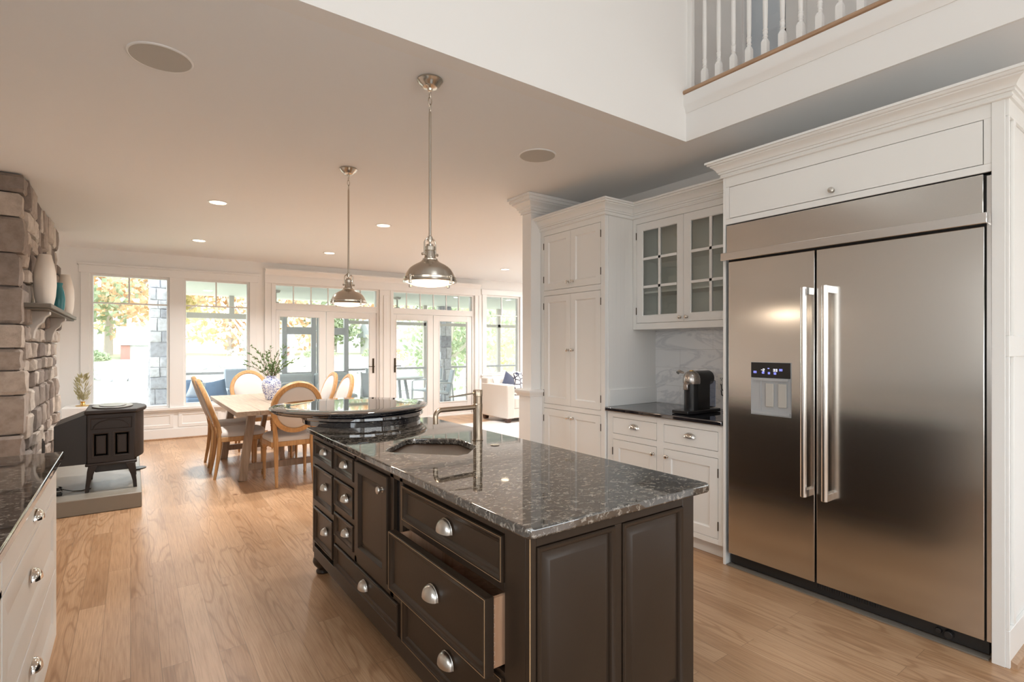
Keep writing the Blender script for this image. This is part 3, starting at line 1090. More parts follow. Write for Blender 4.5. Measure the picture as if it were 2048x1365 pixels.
bar_handle(dl, 1.405)
bar_handle(dr, 1.297)
g = mk('grille', MB().box(DX + 0.004, DX + 0.03, 0.672, 1.905, 1.955, 2.130), 'steel', fr, bev=0.003)
mk('lip', MB().box(DX - 0.035, DX + 0.03, 0.652, 1.922, 1.908, 1.955), 'steel_smooth', fr, bev=0.003)
mk('side_trim', MB().box(DX + 0.004, DX + 0.03, 0.645, 0.661, 0.085, 2.12), 'steel_smooth', fr, bev=0.001)
t = MB().box(DX + 0.045, DX + 0.09, 0.66, 1.90, 0.012, 0.082)
for k in range(26):
    y = 1.38 - 0.012 * k
    t.box(DX + 0.040, DX + 0.046, y, y + 0.005, 0.045, 0.065)
t.prof((DX + 0.02, 0.80, 0.045), (DX + 0.05, 0.80, 0.045), [(0, 0.016), (1, 0.02)], 14)
t.prof((DX + 0.03, 0.84, 0.045), (DX + 0.05, 0.84, 0.045), [(0, 0.012), (1, 0.014)], 14)
mk('kick_plate', t, 'blackmetal', fr, bev=0.002)
mk('floor_strip', MB().box(DX + 0.005, DX + 0.05, 0.655, 1.905, 0.001, 0.008), 'mantel', fr)
# ice and water dispenser
dp = mk('dispenser', MB().rings(negX(DX), 1.501, 1.738, 0.969, 1.281, [(0, 0), (0, 0.004), (0.004, 0.004), (0.005, 0.0015)]), 'dispgrey', dl)
t = MB()
t.mbox(negX(DX), 1.506, 1.733, 0.975, 1.188, 0.0015, 0.003)
t.mbox(negX(DX), 1.506, 1.733, 0.975, 0.992, 0.003, 0.010)
t.mbox(negX(DX), 1.515, 1.705, 1.172, 1.188, 0.003, 0.012)
t.mbox(negX(DX), 1.675, 1.680, 0.99, 1.172, 0.003, 0.006)
mk('alcove', t, 'dispgrey', dp if False else dl)
mk('display', MB().mbox(negX(DX), 1.503, 1.736, 1.190, 1.279, 0.002, 0.007), 'black', dl, bev=0.002)
for a, b in ((1.522, 1.570), (1.597, 1.643)):
    mk('paddle', MB().mbox(negX(DX), a, b, 1.022, 1.158, 0.003, 0.014), 'paddle', dl, bev=0.003)
t = MB()
P = negX(DX)


def seg_digit(m, u, v, w, h, segs, th=0.0022):
    # u grows to the viewer's left on this wall, so mirror
    S = {'a': (0, 1, 1, 1), 'g': (0, .5, 1, .5), 'd': (0, 0, 1, 0), 'f': (0, .5, 0, 1), 'b': (1, .5, 1, 1), 'e': (0, 0, 0, .5), 'c': (1, 0, 1, .5)}
    for c in segs:
        x0, y0, x1, y1 = S[c]
        ua, ub = u - x0 * w, u - x1 * w
        va, vb = v + y0 * h, v + y1 * h
        m.mbox(P, min(ua, ub) - th / 2, max(ua, ub) + th / 2, min(va, vb) - th / 2, max(va, vb) + th / 2, 0.007, 0.0075)


for uu_, w_d, sg in ((1.673, 0.007, 'g'), (1.662, 0.008, 'abged'), (1.600, 0.008, 'abgcd'), (1.587, 0.008, 'abgcd')):
    m1 = MB()
    seg_digit(m1, uu_, 1.229, w_d, 0.013, sg)
    mk('digit', m1, 'whiteled', dl, smooth=0)
for u, v, w in ((1.720, 1.216, 0.018), (1.668, 1.214, 0.013), (1.632, 1.212, 0.012), (1.597, 1.211, 0.013), (1.566, 1.232, 0.018)):
    m1 = MB()
    for a, b, c, d in ((0, w, 0, .0016), (0, w, .010, .0116), (0, .0016, 0, .0116), (w - .0016, w, 0, .0116), (w * .3, w * .7, .004, .0075)):
        m1.mbox(P, u - b, u - a, v + c, v + d, 0.007, 0.0075)
    mk('symbol', m1, 'blueled', dl, smooth=0)
mk('symbol', MB().mbox(P, 1.624, 1.634, 1.243, 1.247, 0.007, 0.0075), 'blueled', dl, smooth=0)

# ------------------------------------------------------------------ base cabinet right of the pantry
BX = 3.052
ba = thing('base_cabinet', 'white inset base cabinet with two drawers and two doors beside the refrigerator', 'cabinet', (3.35, 2.44, 0))
t = MB()
t.box(BX + 0.02, 3.645, 1.934, 2.94, 0.10, 0.868)
mp = negX(BX)
for a, b, c, d in ((1.934, 1.975, 0.10, 0.868), (2.402, 2.462, 0.10, 0.868), (2.888, 2.946, 0.10, 0.868), (1.975, 2.402, 0.825, 0.868), (2.462, 2.888, 0.825, 0.868), (1.975, 2.402, 0.655, 0.698), (2.462, 2.888, 0.655, 0.698), (1.975, 2.402, 0.10, 0.135), (2.462, 2.888, 0.10, 0.135)):
    t.mbox(mp, a, b, c, d, -0.02, 0)
t.box(BX + 0.07, 3.6, 1.934, 2.94, 0.0, 0.10)
mk('carcass', t, 'cab', ba, bev=0.001)
for a, b, lab in ((1.975, 2.402, 1), (2.462, 2.888, 0)):
    q = mk('drawer', MB().rings(mp, a + .003, b - .003, 0.701, 0.822, [(0, -0.018), (0, 0), (0.001, 0)]), 'cab', ba, bev=0.002)
    cup_pull(q, mp, (a + b) / 2, 0.775, 0.046, 0.032, 0.026, 'chrome')
    q = mk('door', MB().rings(mp, a + .003, b - .003, 0.138, 0.652, SHAKER), 'cab', ba)
    knob(q, mp, (b - 0.03) if lab else (a + 0.03), 0.60)
    hinge(ba, mp, a if lab else b, 0.56)
    hinge(ba, mp, a if lab else b, 0.22)
tag(mk('countertop', MB().box(3.020, 3.638, 1.934, 2.944, 0.869, 0.899), 'granite_edge', bev=0.006, bseg=3), 'short black granite countertop under the coffee machine', 'countertop')
struct('backsplash', MB().box(3.64, 3.65, 1.93, 2.95, 0.90, 1.52), 'marble', smooth=0)

# ------------------------------------------------------------------ pantry
PX = 3.03
pa = thing('pantry_cabinet', 'tall white pantry cabinet with six shaker doors between column and countertop', 'cabinet', (3.34, 3.35, 0))
t = MB()
t.box(PX + 0.02, 3.645, 2.956, 3.735, 0.0, 2.42)
mp = negX(PX)
for a, b, c, d in ((2.95, 2.995, 0, 2.42), (3.708, 3.75, 0, 2.42), (2.995, 3.708, 0, 0.105), (2.995, 3.708, 0.822, 0.862), (2.995, 3.708, 1.826, 1.871), (2.995, 3.708, 2.366, 2.42)):
    t.mbox(mp, a, b, c, d, -0.02, 0)
mk('carcass', t, 'cab', pa, bev=0.001)
mk('side_panel', MB().box(3.07, 3.64, 2.948, 2.956, 0.0, 2.42), 'bead', pa, smooth=0)
mk('side_splash', MB().box(3.07, 3.64, 2.935, 2.948, 0.899, 1.03), 'cab', pa, bev=0.002)
for (c, d, kz) in ((0.108, 0.819, 0.765), (0.865, 1.823, 1.343), (1.874, 2.363, 1.924)):
    for a, b, ku in ((2.998, 3.350, 3.322), (3.353, 3.705, 3.381)):
        q = mk('door', MB().rings(mp, a, b, c, d, SHAKER), 'cab', pa)
        knob(q, mp, ku, kz)
        hu = 2.995 if a < 3.1 else 3.708
        hinge(pa, mp, hu, c + 0.09 if d < 2 else c + 0.1)
        hinge(pa, mp, hu, d - 0.09)
mk('crown_molding', MB().sweep([(3.03, 3.755), (3.03, 2.95), (3.352, 2.95)], crown(2.412), side=-1), 'cab', pa, smooth=18)
mk('crown_shelf', MB().box(3.02, 3.64, 2.945, 3.75, 2.42, 2.43), 'cab', pa)

# ------------------------------------------------------------------ glazed wall cabinet
UX = 3.35
wc = thing('wall_cabinet', 'white wall cabinet with two glazed six-pane doors above the coffee machine', 'cabinet', (3.5, 2.44, 1.51))
mp = negX(UX)
t = MB()
t.box(3.63, 3.64, 1.94, 2.945, 1.51, 2.42)
t.box(UX + 0.02, 3.63, 2.925, 2.945, 1.51, 2.42)
t.box(UX + 0.02, 3.63, 1.94, 1.96, 1.51, 2.42)
t.box(UX + 0.02, 3.63, 1.96, 2.925, 1.51, 1.545)
t.box(UX + 0.02, 3.63, 1.96, 2.925, 2.385, 2.42)
for a, b, c, d in ((1.935, 2.003, 1.51, 2.42), (2.908, 2.945, 1.51, 2.42), (2.003, 2.908, 1.51, 1.56), (2.003, 2.908, 2.368, 2.42)):
    t.mbox(mp, a, b, c, d, -0.02, 0)
mk('carcass', t, 'cab', wc, bev=0.001)
mk('shelf', MB().box(UX + 0.03, 3.63, 1.962, 2.923, 1.80, 1.815).box(UX + 0.03, 3.63, 1.962, 2.923, 2.08, 2.095), 'cab', wc)
for a, b, ku in ((2.006, 2.4535, 2.425), (2.4565, 2.905, 2.483)):
    m = MB()
    c, d = 1.563, 2.365
    s = 0.062
    m.rings(mp, a, b, c, d, [(0, -0.02), (0, 0), (s - .006, 0), (s, -0.006), (s, -0.02)], hole=True)
    ga, gb, gc, gd = a + s, b - s, c + s, d - s
    m.mbox(mp, (ga + gb) / 2 - 0.010, (ga + gb) / 2 + 0.010, gc, gd, -0.016, -0.002)
    for k in (1, 2):
        z = gc + (gd - gc) * k / 3
        m.mbox(mp, ga, gb, z - 0.010, z + 0.010, -0.016, -0.002)
    q = mk('door', m, 'cab', wc)
    mk('pane', MB().mbox(mp, ga, gb, gc, gd, -0.014, -0.011), 'cabglass', q, smooth=0)
    knob(q, mp, ku, 1.595)
    hinge(wc, mp, 2.003 if a < 2.1 else 2.908, 1.66)
    hinge(wc, mp, 2.003 if a < 2.1 else 2.908, 2.27)
mk('crown_molding', MB().sweep([(3.35, 2.945), (3.35, 1.935)], crown(2.412), side=-1), 'cab', wc, smooth=18)

# ------------------------------------------------------------------ things on the short counter
cm = thing('coffee_machine', 'black capsule coffee machine with dome head on the short counter', 'coffee machine', (3.3, 2.30, 0.9))
hx, hy = 3.245, 2.31
mk('base', MB().poly([(hx - 0.13, hy + 0.07), (hx - 0.13, hy - 0.06), (hx - 0.07, hy - 0.075), (hx + 0.24, hy - 0.075), (hx + 0.24, hy + 0.075), (hx - 0.07, hy + 0.08)], [], 0.901, 0.925), 'black', cm, bev=0.004)
mk('column', MB().lathe((hx, hy), [(0.92, 0.052), (1.11, 0.052), (1.112, 0.05)], 32), 'black', cm)
mk('head', MB().lathe((hx, hy), [(1.108, 0.058), (1.115, 0.060), (1.145, 0.060), (1.165, 0.056), (1.182, 0.046), (1.194, 0.030), (1.199, 0.012), (1.200, 0.002)], 32), 'titan', cm)
mk('button', MB().lathe((hx, hy), [(1.197, 0.016), (1.204, 0.014), (1.205, 0.002)], 16), 'brass', cm)
m = MB()
m.prof((hx + 0.0, hy, 1.145), (hx + 0.20, hy, 1.145), [(0, 0.054), (0.97, 0.054), (1, 0.048)], 32)
m.box(hx, hx + 0.14, hy - 0.054, hy + 0.054, 0.92, 1.145)
mk('body', m, 'black', cm)
mk('water_tank', MB().box(hx + 0.145, hx + 0.225, hy - 0.05, hy + 0.05, 0.93, 1.13), 'tank', cm, bev=0.01)
mk('lever', MB().tube([(hx - 0.03, hy + 0.045, 1.185), (hx - 0.06, hy + 0.06, 1.195), (hx - 0.075, hy + 0.062, 1.185)], [0.007, 0.012, 0.013], 12), 'chrome', cm)
mk('spout', MB().box(hx - 0.075, hx - 0.03, hy - 0.018, hy + 0.018, 1.065, 1.108), 'titan', cm, bev=0.005)
ol = thing('outlet', 'white double wall outlet on the marble behind the coffee machine', 'outlet', (3.64, 2.32, 1.05))
mk('plate', MB().mbox(negX(3.64), 2.285, 2.355, 1.05, 1.165, 0, 0.005), 'outlet', ol, bev=0.002)
for z in (1.085, 1.130):
    m = MB()
    for du in (-0.007, 0.007):
        m.mbox(negX(3.64), 2.325 + du - 0.0014, 2.325 + du + 0.0014, z - 0.004, z + 0.006, 0.005, 0.006)
    m.mbox(negX(3.64), 2.322, 2.328, z - 0.013, z - 0.008, 0.005, 0.006)
    mk('socket', m, 'black', ol)
for k, (yy, dz, lb) in enumerate(((2.06, 0.045, 'black power cord hanging highest behind the coffee machine'), (2.02, 0.018, 'black power cord looping lowest behind the coffee machine'))):
    tag(mk('power_cord', MB().tube([(3.632, 2.325, 1.085 - k * 0.045), (3.60, 2.30, 1.05 - k * 0.04), (3.57, 2.22, 1.01 - k * 0.035), (3.54, yy + 0.06, 0.965 - k * 0.03), (3.50, yy, 0.925 - k * 0.014), (3.46, yy + 0.03, 0.906), (3.44, 2.16 + 0.03 * k, 0.905)], 0.0035, 8), 'black'), lb, 'cord')

# ------------------------------------------------------------------ island
IX, IY = 0.905, 1.17
isl = thing('kitchen_island', 'espresso painted kitchen island with worn edges, cup-pull drawers and bun feet', 'kitchen island', (1.28, 2.27, 0))
mp = negX(IX)
t = MB()
t.box(IX + 0.02, 1.635, IY + 0.02, 1.296, 0.12, 0.843)
t.box(IX + 0.02, 1.635, 2.014, 3.32, 0.12, 0.843)
t.box(IX + 0.02, 1.635, 1.296, 2.014, 0.12, 0.390)
t.box(IX + 0.02, 1.635, 1.296, 2.014, 0.655, 0.843)
t.box(1.50, 1.635, 1.296, 2.014, 0.390, 0.655)
# face frame of the drawer side
cols = [(1.17, 1.298), (2.012, 2.048), (2.112, 2.165), (2.560, 2.592), (2.922, 2.932), (3.308, 3.338)]
t.mbox(mp, 1.1905, 1.292, 0.12, 0.843, -0.02, 0)
t.mbox(mp, 2.020, 2.050, 0.12, 0.843, -0.02, 0)
t.mbox(mp, 2.112, 2.150, 0.30, 0.843, -0.02, 0)
t.mbox(mp, 2.566, 2.594, 0.30, 0.843, -0.02, 0)
t.mbox(mp, 2.903, 2.928, 0.12, 0.843, -0.02, 0)
t.mbox(mp, 3.300, 3.340, 0.12, 0.843, -0.02, 0)
t.mbox(mp, 1.292, 3.300, 0.815, 0.843, -0.02, 0)
t.mbox(mp, 1.292, 3.300, 0.10, 0.168, -0.02, 0.004)
t.mbox(mp, 1.292, 2.02, 0.640, 0.668, -0.02, 0)
t.mbox(mp, 1.292, 2.02, 0.383, 0.400, -0.02, 0)
t.mbox(mp, 2.05, 2.903, 0.305, 0.345, -0.02, 0)
t.mbox(mp, 2.594, 2.903, 0.665, 0.695, -0.02, 0)
t.mbox(mp, 2.594, 2.903, 0.478, 0.510, -0.02, 0)
t.mbox(mp, 2.928, 3.30, 0.665, 0.700, -0.02, 0)
t.mbox(mp, 2.928, 3.30, 0.412, 0.446, -0.02, 0)
# end frame towards the viewer
en_ = negY(IY)
for a, b, c, d in ((0.905, 0.928, 0.10, 0.843), (1.247, 1.277, 0.17, 0.808), (1.591, 1.655, 0.10, 0.843), (0.928, 1.591, 0.808, 0.843), (0.928, 1.591, 0.10, 0.17)):
    t.mbox(en_, a, b, c, d, -0.02, 0)
t.box(1.635, 1.655, IY + 0.02, 3.34, 0.10, 0.843)
t.box(IX + 0.02, 1.635, 3.32, 3.34, 0.10, 0.843)
mk('carcass', t, 'dark', isl, bev=0.0015)
m = MB()
m.box(IX - 0.0004, IX + 0.002, IY - 0.0008, IY + 0.001, 0.12, 0.84)
mk('worn_edge', m, 'worn', isl)
RAISED = [(0, -0.02), (0, 0.004), (0.004, 0.008), (0.012, 0.006), (0.017, 0.001), (0.020, -0.008), (0.024, -0.008), (0.044, 0.003), (0.047, 0.004)]
for a, b in ((0.930, 1.245), (1.279, 1.589)):
    mk('end_panel', MB().rings(en_, a, b, 0.172, 0.806, RAISED), 'dark', isl)
FLAT = [(0, -0.02), (0, 0.006), (0.003, 0.010), (0.009, 0.010), (0.013, 0.006), (0.020, 0.004), (0.030, -0.004), (0.032, -0.004)]


def worn_lines(par, mp, a, b, c, d, n):
    m = MB()
    w = 0.0004
    # one thin rubbed line round the lip of the drawer front
    m.rings(mp, a + 0.002, b - 0.002, c + 0.002, d - 0.002, [(0, n - 0.0006), (0, n + 0.0006), (2 * w, n + 0.0006), (2 * w, n - 0.0006)], hole=True)
    mk('worn_edge', m, 'worn', par)


def idrawer(a, b, c, d, pu, pv, pull=(0.036, 0.034, 0.026)):
    q = mk('drawer', MB().rings(mp, a, b, c, d, FLAT), 'dark', isl)
    cup_pull(q, mp, pu, pv, *pull)
    return q


q = idrawer(1.298, 2.012, 0.668, 0.807, 1.655, 0.742, (0.045, 0.046, 0.030))
worn_lines(q, mp, 1.298, 2.012, 0.668, 0.807, 0.010)
q = idrawer(1.298, 2.012, 0.172, 0.383, 1.645, 0.275, (0.045, 0.046, 0.030))
worn_lines(q, mp, 1.298, 2.012, 0.172, 0.383, 0.010)
idrawer(2.056, 2.897, 0.172, 0.302, 2.46, 0.238, (0.040, 0.040, 0.028))
idrawer(2.598, 2.899, 0.698, 0.812, 2.745, 0.762)
idrawer(2.598, 2.899, 0.513, 0.662, 2.728, 0.590)
idrawer(2.598, 2.899, 0.348, 0.475, 2.720, 0.414)
idrawer(2.932, 3.296, 0.703, 0.812, 3.10, 0.770)
idrawer(2.932, 3.296, 0.450, 0.662, 3.088, 0.570)
idrawer(2.932, 3.296, 0.200, 0.409, 3.080, 0.317)
q = mk('door', MB().rings(mp, 2.156, 2.561, 0.350, 0.812, [(0, -0.02), (0, 0.010), (0.003, 0.014), (0.050, 0.014), (0.056, 0.008), (0.062, -0.002), (0.066, -0.002), (0.08, 0.002), (0.082, 0.002)]), 'dark', isl)
knob(q, negX(IX - 0.014), 2.20, 0.750, 0.017, 'pewter')
hinge(q, negX(IX - 0.010), 2.563, 0.45, 0.05)
mk('tray_slot_shade', MB().mbox(mp, 2.052, 2.110, 0.31, 0.812, -0.019, -0.015), 'black', isl)  # black sheet standing in for the dark inside of an open slot
# the middle drawer stands open
OX = 0.848
op = negX(OX)
dw = mk('open_drawer', MB().rings(op, 1.298, 2.012, 0.402, 0.634, [(0, -0.022)] + FLAT[1:]), 'dark', isl)
worn_lines(dw, op, 1.298, 2.012, 0.402, 0.634, 0.010)
cup_pull(dw, op, 1.650, 0.525, 0.045, 0.046, 0.030)
m = MB()
xa, xb = OX + 0.0225, 1.36
for a, b in ((1.312, 1.325), (1.985, 1.998)):
    m.box(xa, xb, a, b, 0.412, 0.622)
m.box(xa, xa + 0.012, 1.325, 1.985, 0.412, 0.622)
m.box(xb - 0.012, xb, 1.325, 1.985, 0.412, 0.622)
m.box(xa + 0.012, xb - 0.012, 1.325, 1.985, 0.420, 0.426)
mk('drawer_box', m, 'drawerwood', dw)
m = MB()
for k in range(7):
    z = 0.420 + 0.028 * k
    pts = [(xa, z), (xa + 0.012, z + 0.004), (xa + 0.012, z + 0.013), (xa, z + 0.017)]
    for (x1_, za), (x2_, zb) in zip(pts, pts[1:]):
        m.bar((x1_, 1.3117, za), (x2_, 1.3117, zb), 0.0010, 0.0012)
mk('dovetail', m, 'joint', dw)
ft = MB().lathe((0, 0), [(0, 0.040), (0.010, 0.043), (0.018, 0.040), (0.024, 0.034), (0.034, 0.040), (0.050, 0.054), (0.070, 0.062), (0.090, 0.058), (0.105, 0.044), (0.112, 0.036), (0.125, 0.036)], 32)
f0 = None
for x, y in ((0.955, 3.29), (0.955, 1.23), (1.60, 1.23), (1.60, 3.29)):
    if f0 is None:
        f0 = mk('bun_foot', ft, 'dark', isl, world=False)
        o = f0
    else:
        o = f0.copy()
        col.objects.link(o)
        o.parent = isl
    o.location = (x - 1.28, y - 2.27, 0)

CT = 0.875
sink_pts = [(0.988, 2.393), (1.020, 2.455), (1.200, 2.635), (1.250, 2.640), (1.415, 2.500), (1.430, 2.460), (1.412, 2.275), (1.395, 2.245), (1.265, 2.118), (1.220, 2.112), (0.998, 2.360)]
outer = [(0.878, 1.16), (0.884, 1.145), (0.900, 1.139), (1.697, 1.139), (1.713, 1.145), (1.719, 1.16), (1.719, 3.38), (0.878, 3.38)]
tag(mk('granite_countertop', MB().poly(outer, [sink_pts], CT - 0.031, CT), 'granite', bev=0.007, bseg=3, smooth=40), 'speckled black granite countertop of the island with a sink cutout', 'countertop')
sk = thing('sink', 'many-sided stainless undermount sink in the island', 'sink', (1.22, 2.38, 0.66))
m = MB()
cx = sum(p[0] for p in sink_pts) / len(sink_pts)
cy = sum(p[1] for p in sink_pts) / len(sink_pts)
n = len(sink_pts)
lv = [(1.03, CT - 0.033), (0.985, CT - 0.034), (0.975, CT - 0.05), (0.955, CT - 0.17), (0.90, CT - 0.195), (0.25, CT - 0.20)]
vs = [(cx + (x - cx) * s, cy + (y - cy) * s, z) for s, z in lv for x, y in sink_pts]
fs = [(k * n + i, k * n + (i + 1) % n, (k + 1) * n + (i + 1) % n, (k + 1) * n + i) for k in range(len(lv) - 1) for i in range(n)]
fs.append(tuple((len(lv) - 1) * n + i for i in range(n)))
m.add(vs, fs)
mk('bowl', m, 'sinksteel', sk, smooth=50)
mk('drain', MB().lathe((cx, cy), [(CT - 0.1995, 0.04), (CT - 0.197, 0.042), (CT - 0.196, 0.03), (CT - 0.1975, 0.02)], 20), 'chrome', sk)
fc = thing('faucet', 'tall bronze faucet with side lever beside the island sink', 'faucet', (1.498, 2.389, CT))
fx, fy = 1.498, 2.389
mk('post', MB().lathe((fx, fy), [(CT, 0.028), (CT + 0.004, 0.0285), (CT + 0.005, 0.025), (CT + 0.05, 0.0245), (1.02, 0.0235), (1.035, 0.0255), (1.068, 0.0255), (1.07, 0.0240), (1.108, 0.0240), (1.110, 0.0255), (1.140, 0.0255), (1.143, 0.024), (1.144, 0.002)], 28), 'bronze', fc)
sp_pts = [(fx, fy, 1.052)]
for k in range(9):
    a = R(90) * k / 8
    sp_pts.append((fx - 0.225 - 0.035 * math.sin(a), fy - 0.01 - 0.001 * k, 1.017 + 0.035 * math.cos(a)))
sp_pts.append((fx - 0.260, fy - 0.018, 0.985))
mk('spout', MB().tube(sp_pts, 0.0125, 16), 'bronze', fc)
mk('lever', MB().tube([(fx - 0.02, fy, 1.126), (fx - 0.10, fy - 0.003, 1.121), (fx - 0.175, fy - 0.006, 1.114)], [0.0045, 0.0038, 0.003], 10), 'nickel', fc)
tag(mk('soap_dispenser_cap', MB().lathe((1.493, 2.217), [(CT, 0.022), (CT + 0.003, 0.023), (CT + 0.005, 0.018), (CT + 0.004, 0.012)], 20), 'chrome'), 'small round metal cap set in the granite by the faucet', 'counter cap')

# raised round top at the far end of the island
rt = thing('round_raised_top', 'raised round black granite table top at the far end of the island', 'table top', (1.245, 3.62, CT))
mk('top', MB().lathe((1.245, 3.64), [(0.938, 0.490), (0.939, 0.498), (0.943, 0.505), (0.950, 0.507), (0.952, 0.515), (0.958, 0.522), (0.964, 0.524), (0.968, 0.521), (0.970, 0.513), (0.9702, 0.35)], 96), 'granite_edge', rt, smooth=30)
mk('tier', MB().lathe((1.29, 3.53), [(CT + 0.001, 0.385), (0.905, 0.388), (0.908, 0.398), (0.915, 0.405), (0.930, 0.405), (0.936, 0.400), (0.938, 0.39)], 96), 'granite_edge', rt, smooth=30)

# ------------------------------------------------------------------ counter at the left edge
LX = -0.268
lc = thing('drawer_cabinet', 'white drawer cabinet with cup pulls at the left edge of the picture', 'cabinet', (-0.63, 1.6, 0))
mp = posX(LX)
t = MB().box(-0.995, LX - 0.02, -0.6, 3.095, 0.09, 0.868)
for a, b, c, d in ((3.055, 3.10, 0.09, 0.868), (1.815, 1.865, 0.09, 0.868), (-0.6, 0.62, 0.09, 0.868), (0.62, 3.055, 0.845, 0.868), (0.62, 3.055, 0.73, 0.75), (0.62, 3.055, 0.40, 0.42), (0.62, 3.055, 0.09, 0.11)):
    t.mbox(mp, a, b, c, d, -0.02, 0)
t.box(-0.995, LX - 0.07, -0.6, 3.06, 0, 0.09)
mk('carcass', t, 'cab', lc, bev=0.001)
DR = [(0, -0.018), (0, 0.001), (0.075, 0.001), (0.085, -0.006), (0.09, -0.006)]
for a, b in ((1.868, 3.052), (0.623, 1.812)):
    for c, d, pz, yy in ((0.753, 0.842, 0.795, 2.45), (0.423, 0.727, 0.605, 2.40), (0.113, 0.397, 0.30, 2.40)):
        q = mk('drawer', MB().rings(mp, a, b, c, d, DR if d - c > 0.2 else [(0, -0.018), (0, 0.001), (0.01, 0.001)]), 'cab', lc, bev=0.001)
        cup_pull(q, mp, yy if a > 1 else 1.2, pz, 0.045, 0.032, 0.026, 'chrome')
tag(mk('left_countertop', MB().poly([(-0.995, -0.6), (-0.243, -0.6), (-0.243, 3.125), (-0.995, 3.125)], [], 0.869, 0.900), 'granite', bev=0.006, bseg=3), 'dark granite countertop running off the left edge of the picture', 'countertop')

# ------------------------------------------------------------------ stone chimney, hearth and stove


def stones(m, mp, u0, u1, z0, z1, rh=(0.10, 0.22), wd=(0.10, 0.34), t=(0.03, 0.09), seed=1):
    rnd = random.Random(seed)
    z = z0
    while z < z1 - 0.03:
        h = min(rnd.uniform(*rh), z1 - z)
        if z1 - (z + h) < 0.07:
            h = z1 - z
        u = u0 - rnd.uniform(0, 0.06)
        while u < u1 - 0.02:
            w = rnd.uniform(*wd)
            if u1 - (u + w) < 0.08:
                w = u1 - u
            a, b = max(u, u0) + 0.005, u + w - 0.005
            c, d = z + 0.005, z + h - 0.005
            tt = rnd.uniform(*t)
            j = lambda k=0.012: rnd.uniform(-k, k)
            lvls = []
            base = [(a, c), ((a + b) / 2 + j(0.03), c + j(0.004)), (b, c), (b + j(0.004), (c + d) / 2), (b, d), ((a + b) / 2 + j(0.03), d), (a, d), (a + j(0.004), (c + d) / 2)]
            cu, cz = (a + b) / 2, (c + d) / 2
            for q, n in ((1.0, -0.02), (1.0, tt * 0.45), (0.93, tt * 0.85), (0.75, tt)):
                lvls.append([mp(cu + (x - cu) * q + (j(0.006) if n > 0 else 0), cz + (y - cz) * q + (j(0.006) if n > 0 else 0), n + (j(0.006) if n > 0 else 0)) for x, y in base])
            lvls[1:] = lvls[1:]
            vs = [p for l in lvls for p in l]
            fs = []
            for k in range(3):
                for i in range(8):
                    i2 = (i + 1) % 8
                    fs.append((k * 8 + i, k * 8 + i2, (k + 1) * 8 + i2, (k + 1) * 8 + i))
            vs.append(mp(cu + j(0.02), cz + j(0.02), tt + j(0.01)))
            for i in range(8):
                fs.append((24 + i, 24 + (i + 1) % 8, 32))
            m.add(vs, fs, rnd.random())
            u += w
        z += h


ch = thing('stone_chimney', 'rough fieldstone chimney breast rising to the ceiling behind the stove', 'chimney', (-0.88, 6.9, 0))
m = MB()
m.box(-1.18, -0.745, 5.66, 8.18, 0, 2.725, 0.25)
stones(m, lambda u, v, n: (-0.745 + n, u, v), 5.74, 8.18, 0.0, 2.725, seed=3)
stones(m, lambda u, v, n: (u, 5.66 - n, v), -1.18, -0.86, 0.0, 2.725, (0.14, 0.26), (0.10, 0.2), (0.01, 0.05), seed=9)
rnd = random.Random(5)
z = 0.0
k = 0
while z < 2.70:
    h = min(rnd.uniform(0.17, 0.31), 2.725 - z)
    q = MB()
    x0 = -0.90 + rnd.uniform(-0.03, 0.03)
    x1 = -0.69 + rnd.uniform(-0.02, 0.03)
    y0 = 5.60 + rnd.uniform(-0.02, 0.02)
    y1 = y0 + (0.30 if k % 2 else 0.17)
    c = [(x0, y0), (x1, y0), (x1, y1), (x0, y1)]
    cx_, cy_ = (x0 + x1) / 2, (y0 + y1) / 2
    vs = []
    tn = rnd.uniform(0.2, 0.85)
    for s_, zz in ((0.90, z + 0.006), (1.0, z + 0.03), (1.0, z + h * 0.5), (1.0, z + h - 0.03), (0.88, z + h - 0.006)):
        for x, y in c:
            vs.append((cx_ + (x - cx_) * s_ + rnd.uniform(-.008, .008), cy_ + (y - cy_) * s_ + rnd.uniform(-.008, .008), zz))
    fs = [(a * 4 + i, a * 4 + (i + 1) % 4, a * 4 + 4 + (i + 1) % 4, a * 4 + 4 + i) for a in range(4) for i in range(4)] + [(0, 1, 2, 3), (16, 17, 18, 19)]
    m.add(vs, fs, tn)
    z += h
    k += 1
mk('stonework', m, 'stone', ch, smooth=28)
mtl = MB()
mtl.box(-0.72, -0.524, 5.71, 8.19, 1.688, 1.726)
mtl.box(-0.72, -0.545, 5.73, 8.17, 1.672, 1.688)
mk('mantel_shelf', mtl, 'mantel', ch, bev=0.006)
for yy in (5.93, 7.25):
    m = MB()
    pr = [(-0.72, 1.672), (-0.555, 1.672), (-0.555, 1.645), (-0.585, 1.62), (-0.60, 1.58), (-0.632, 1.55), (-0.652, 1.50), (-0.66, 1.44), (-0.72, 1.42)]
    for a, b in ((yy, yy + 0.10),):
        vs = [(x, a, z_) for x, z_ in pr] + [(x, b, z_) for x, z_ in pr]
        n_ = len(pr)
        m.add(vs, [tuple(range(n_)), tuple(range(2 * n_ - 1, n_ - 1, -1))] + [(i, (i + 1) % n_, n_ + (i + 1) % n_, n_ + i) for i in range(n_)])
    mk('corbel', m, 'corbel', ch, bev=0.004)


def vase(c, z0, pr, mat, label, name='vase'):
    return tag(mk(name, MB().lathe(c, [(z0 + z_, r) for z_, r in pr], 40), mat), label, 'vase')


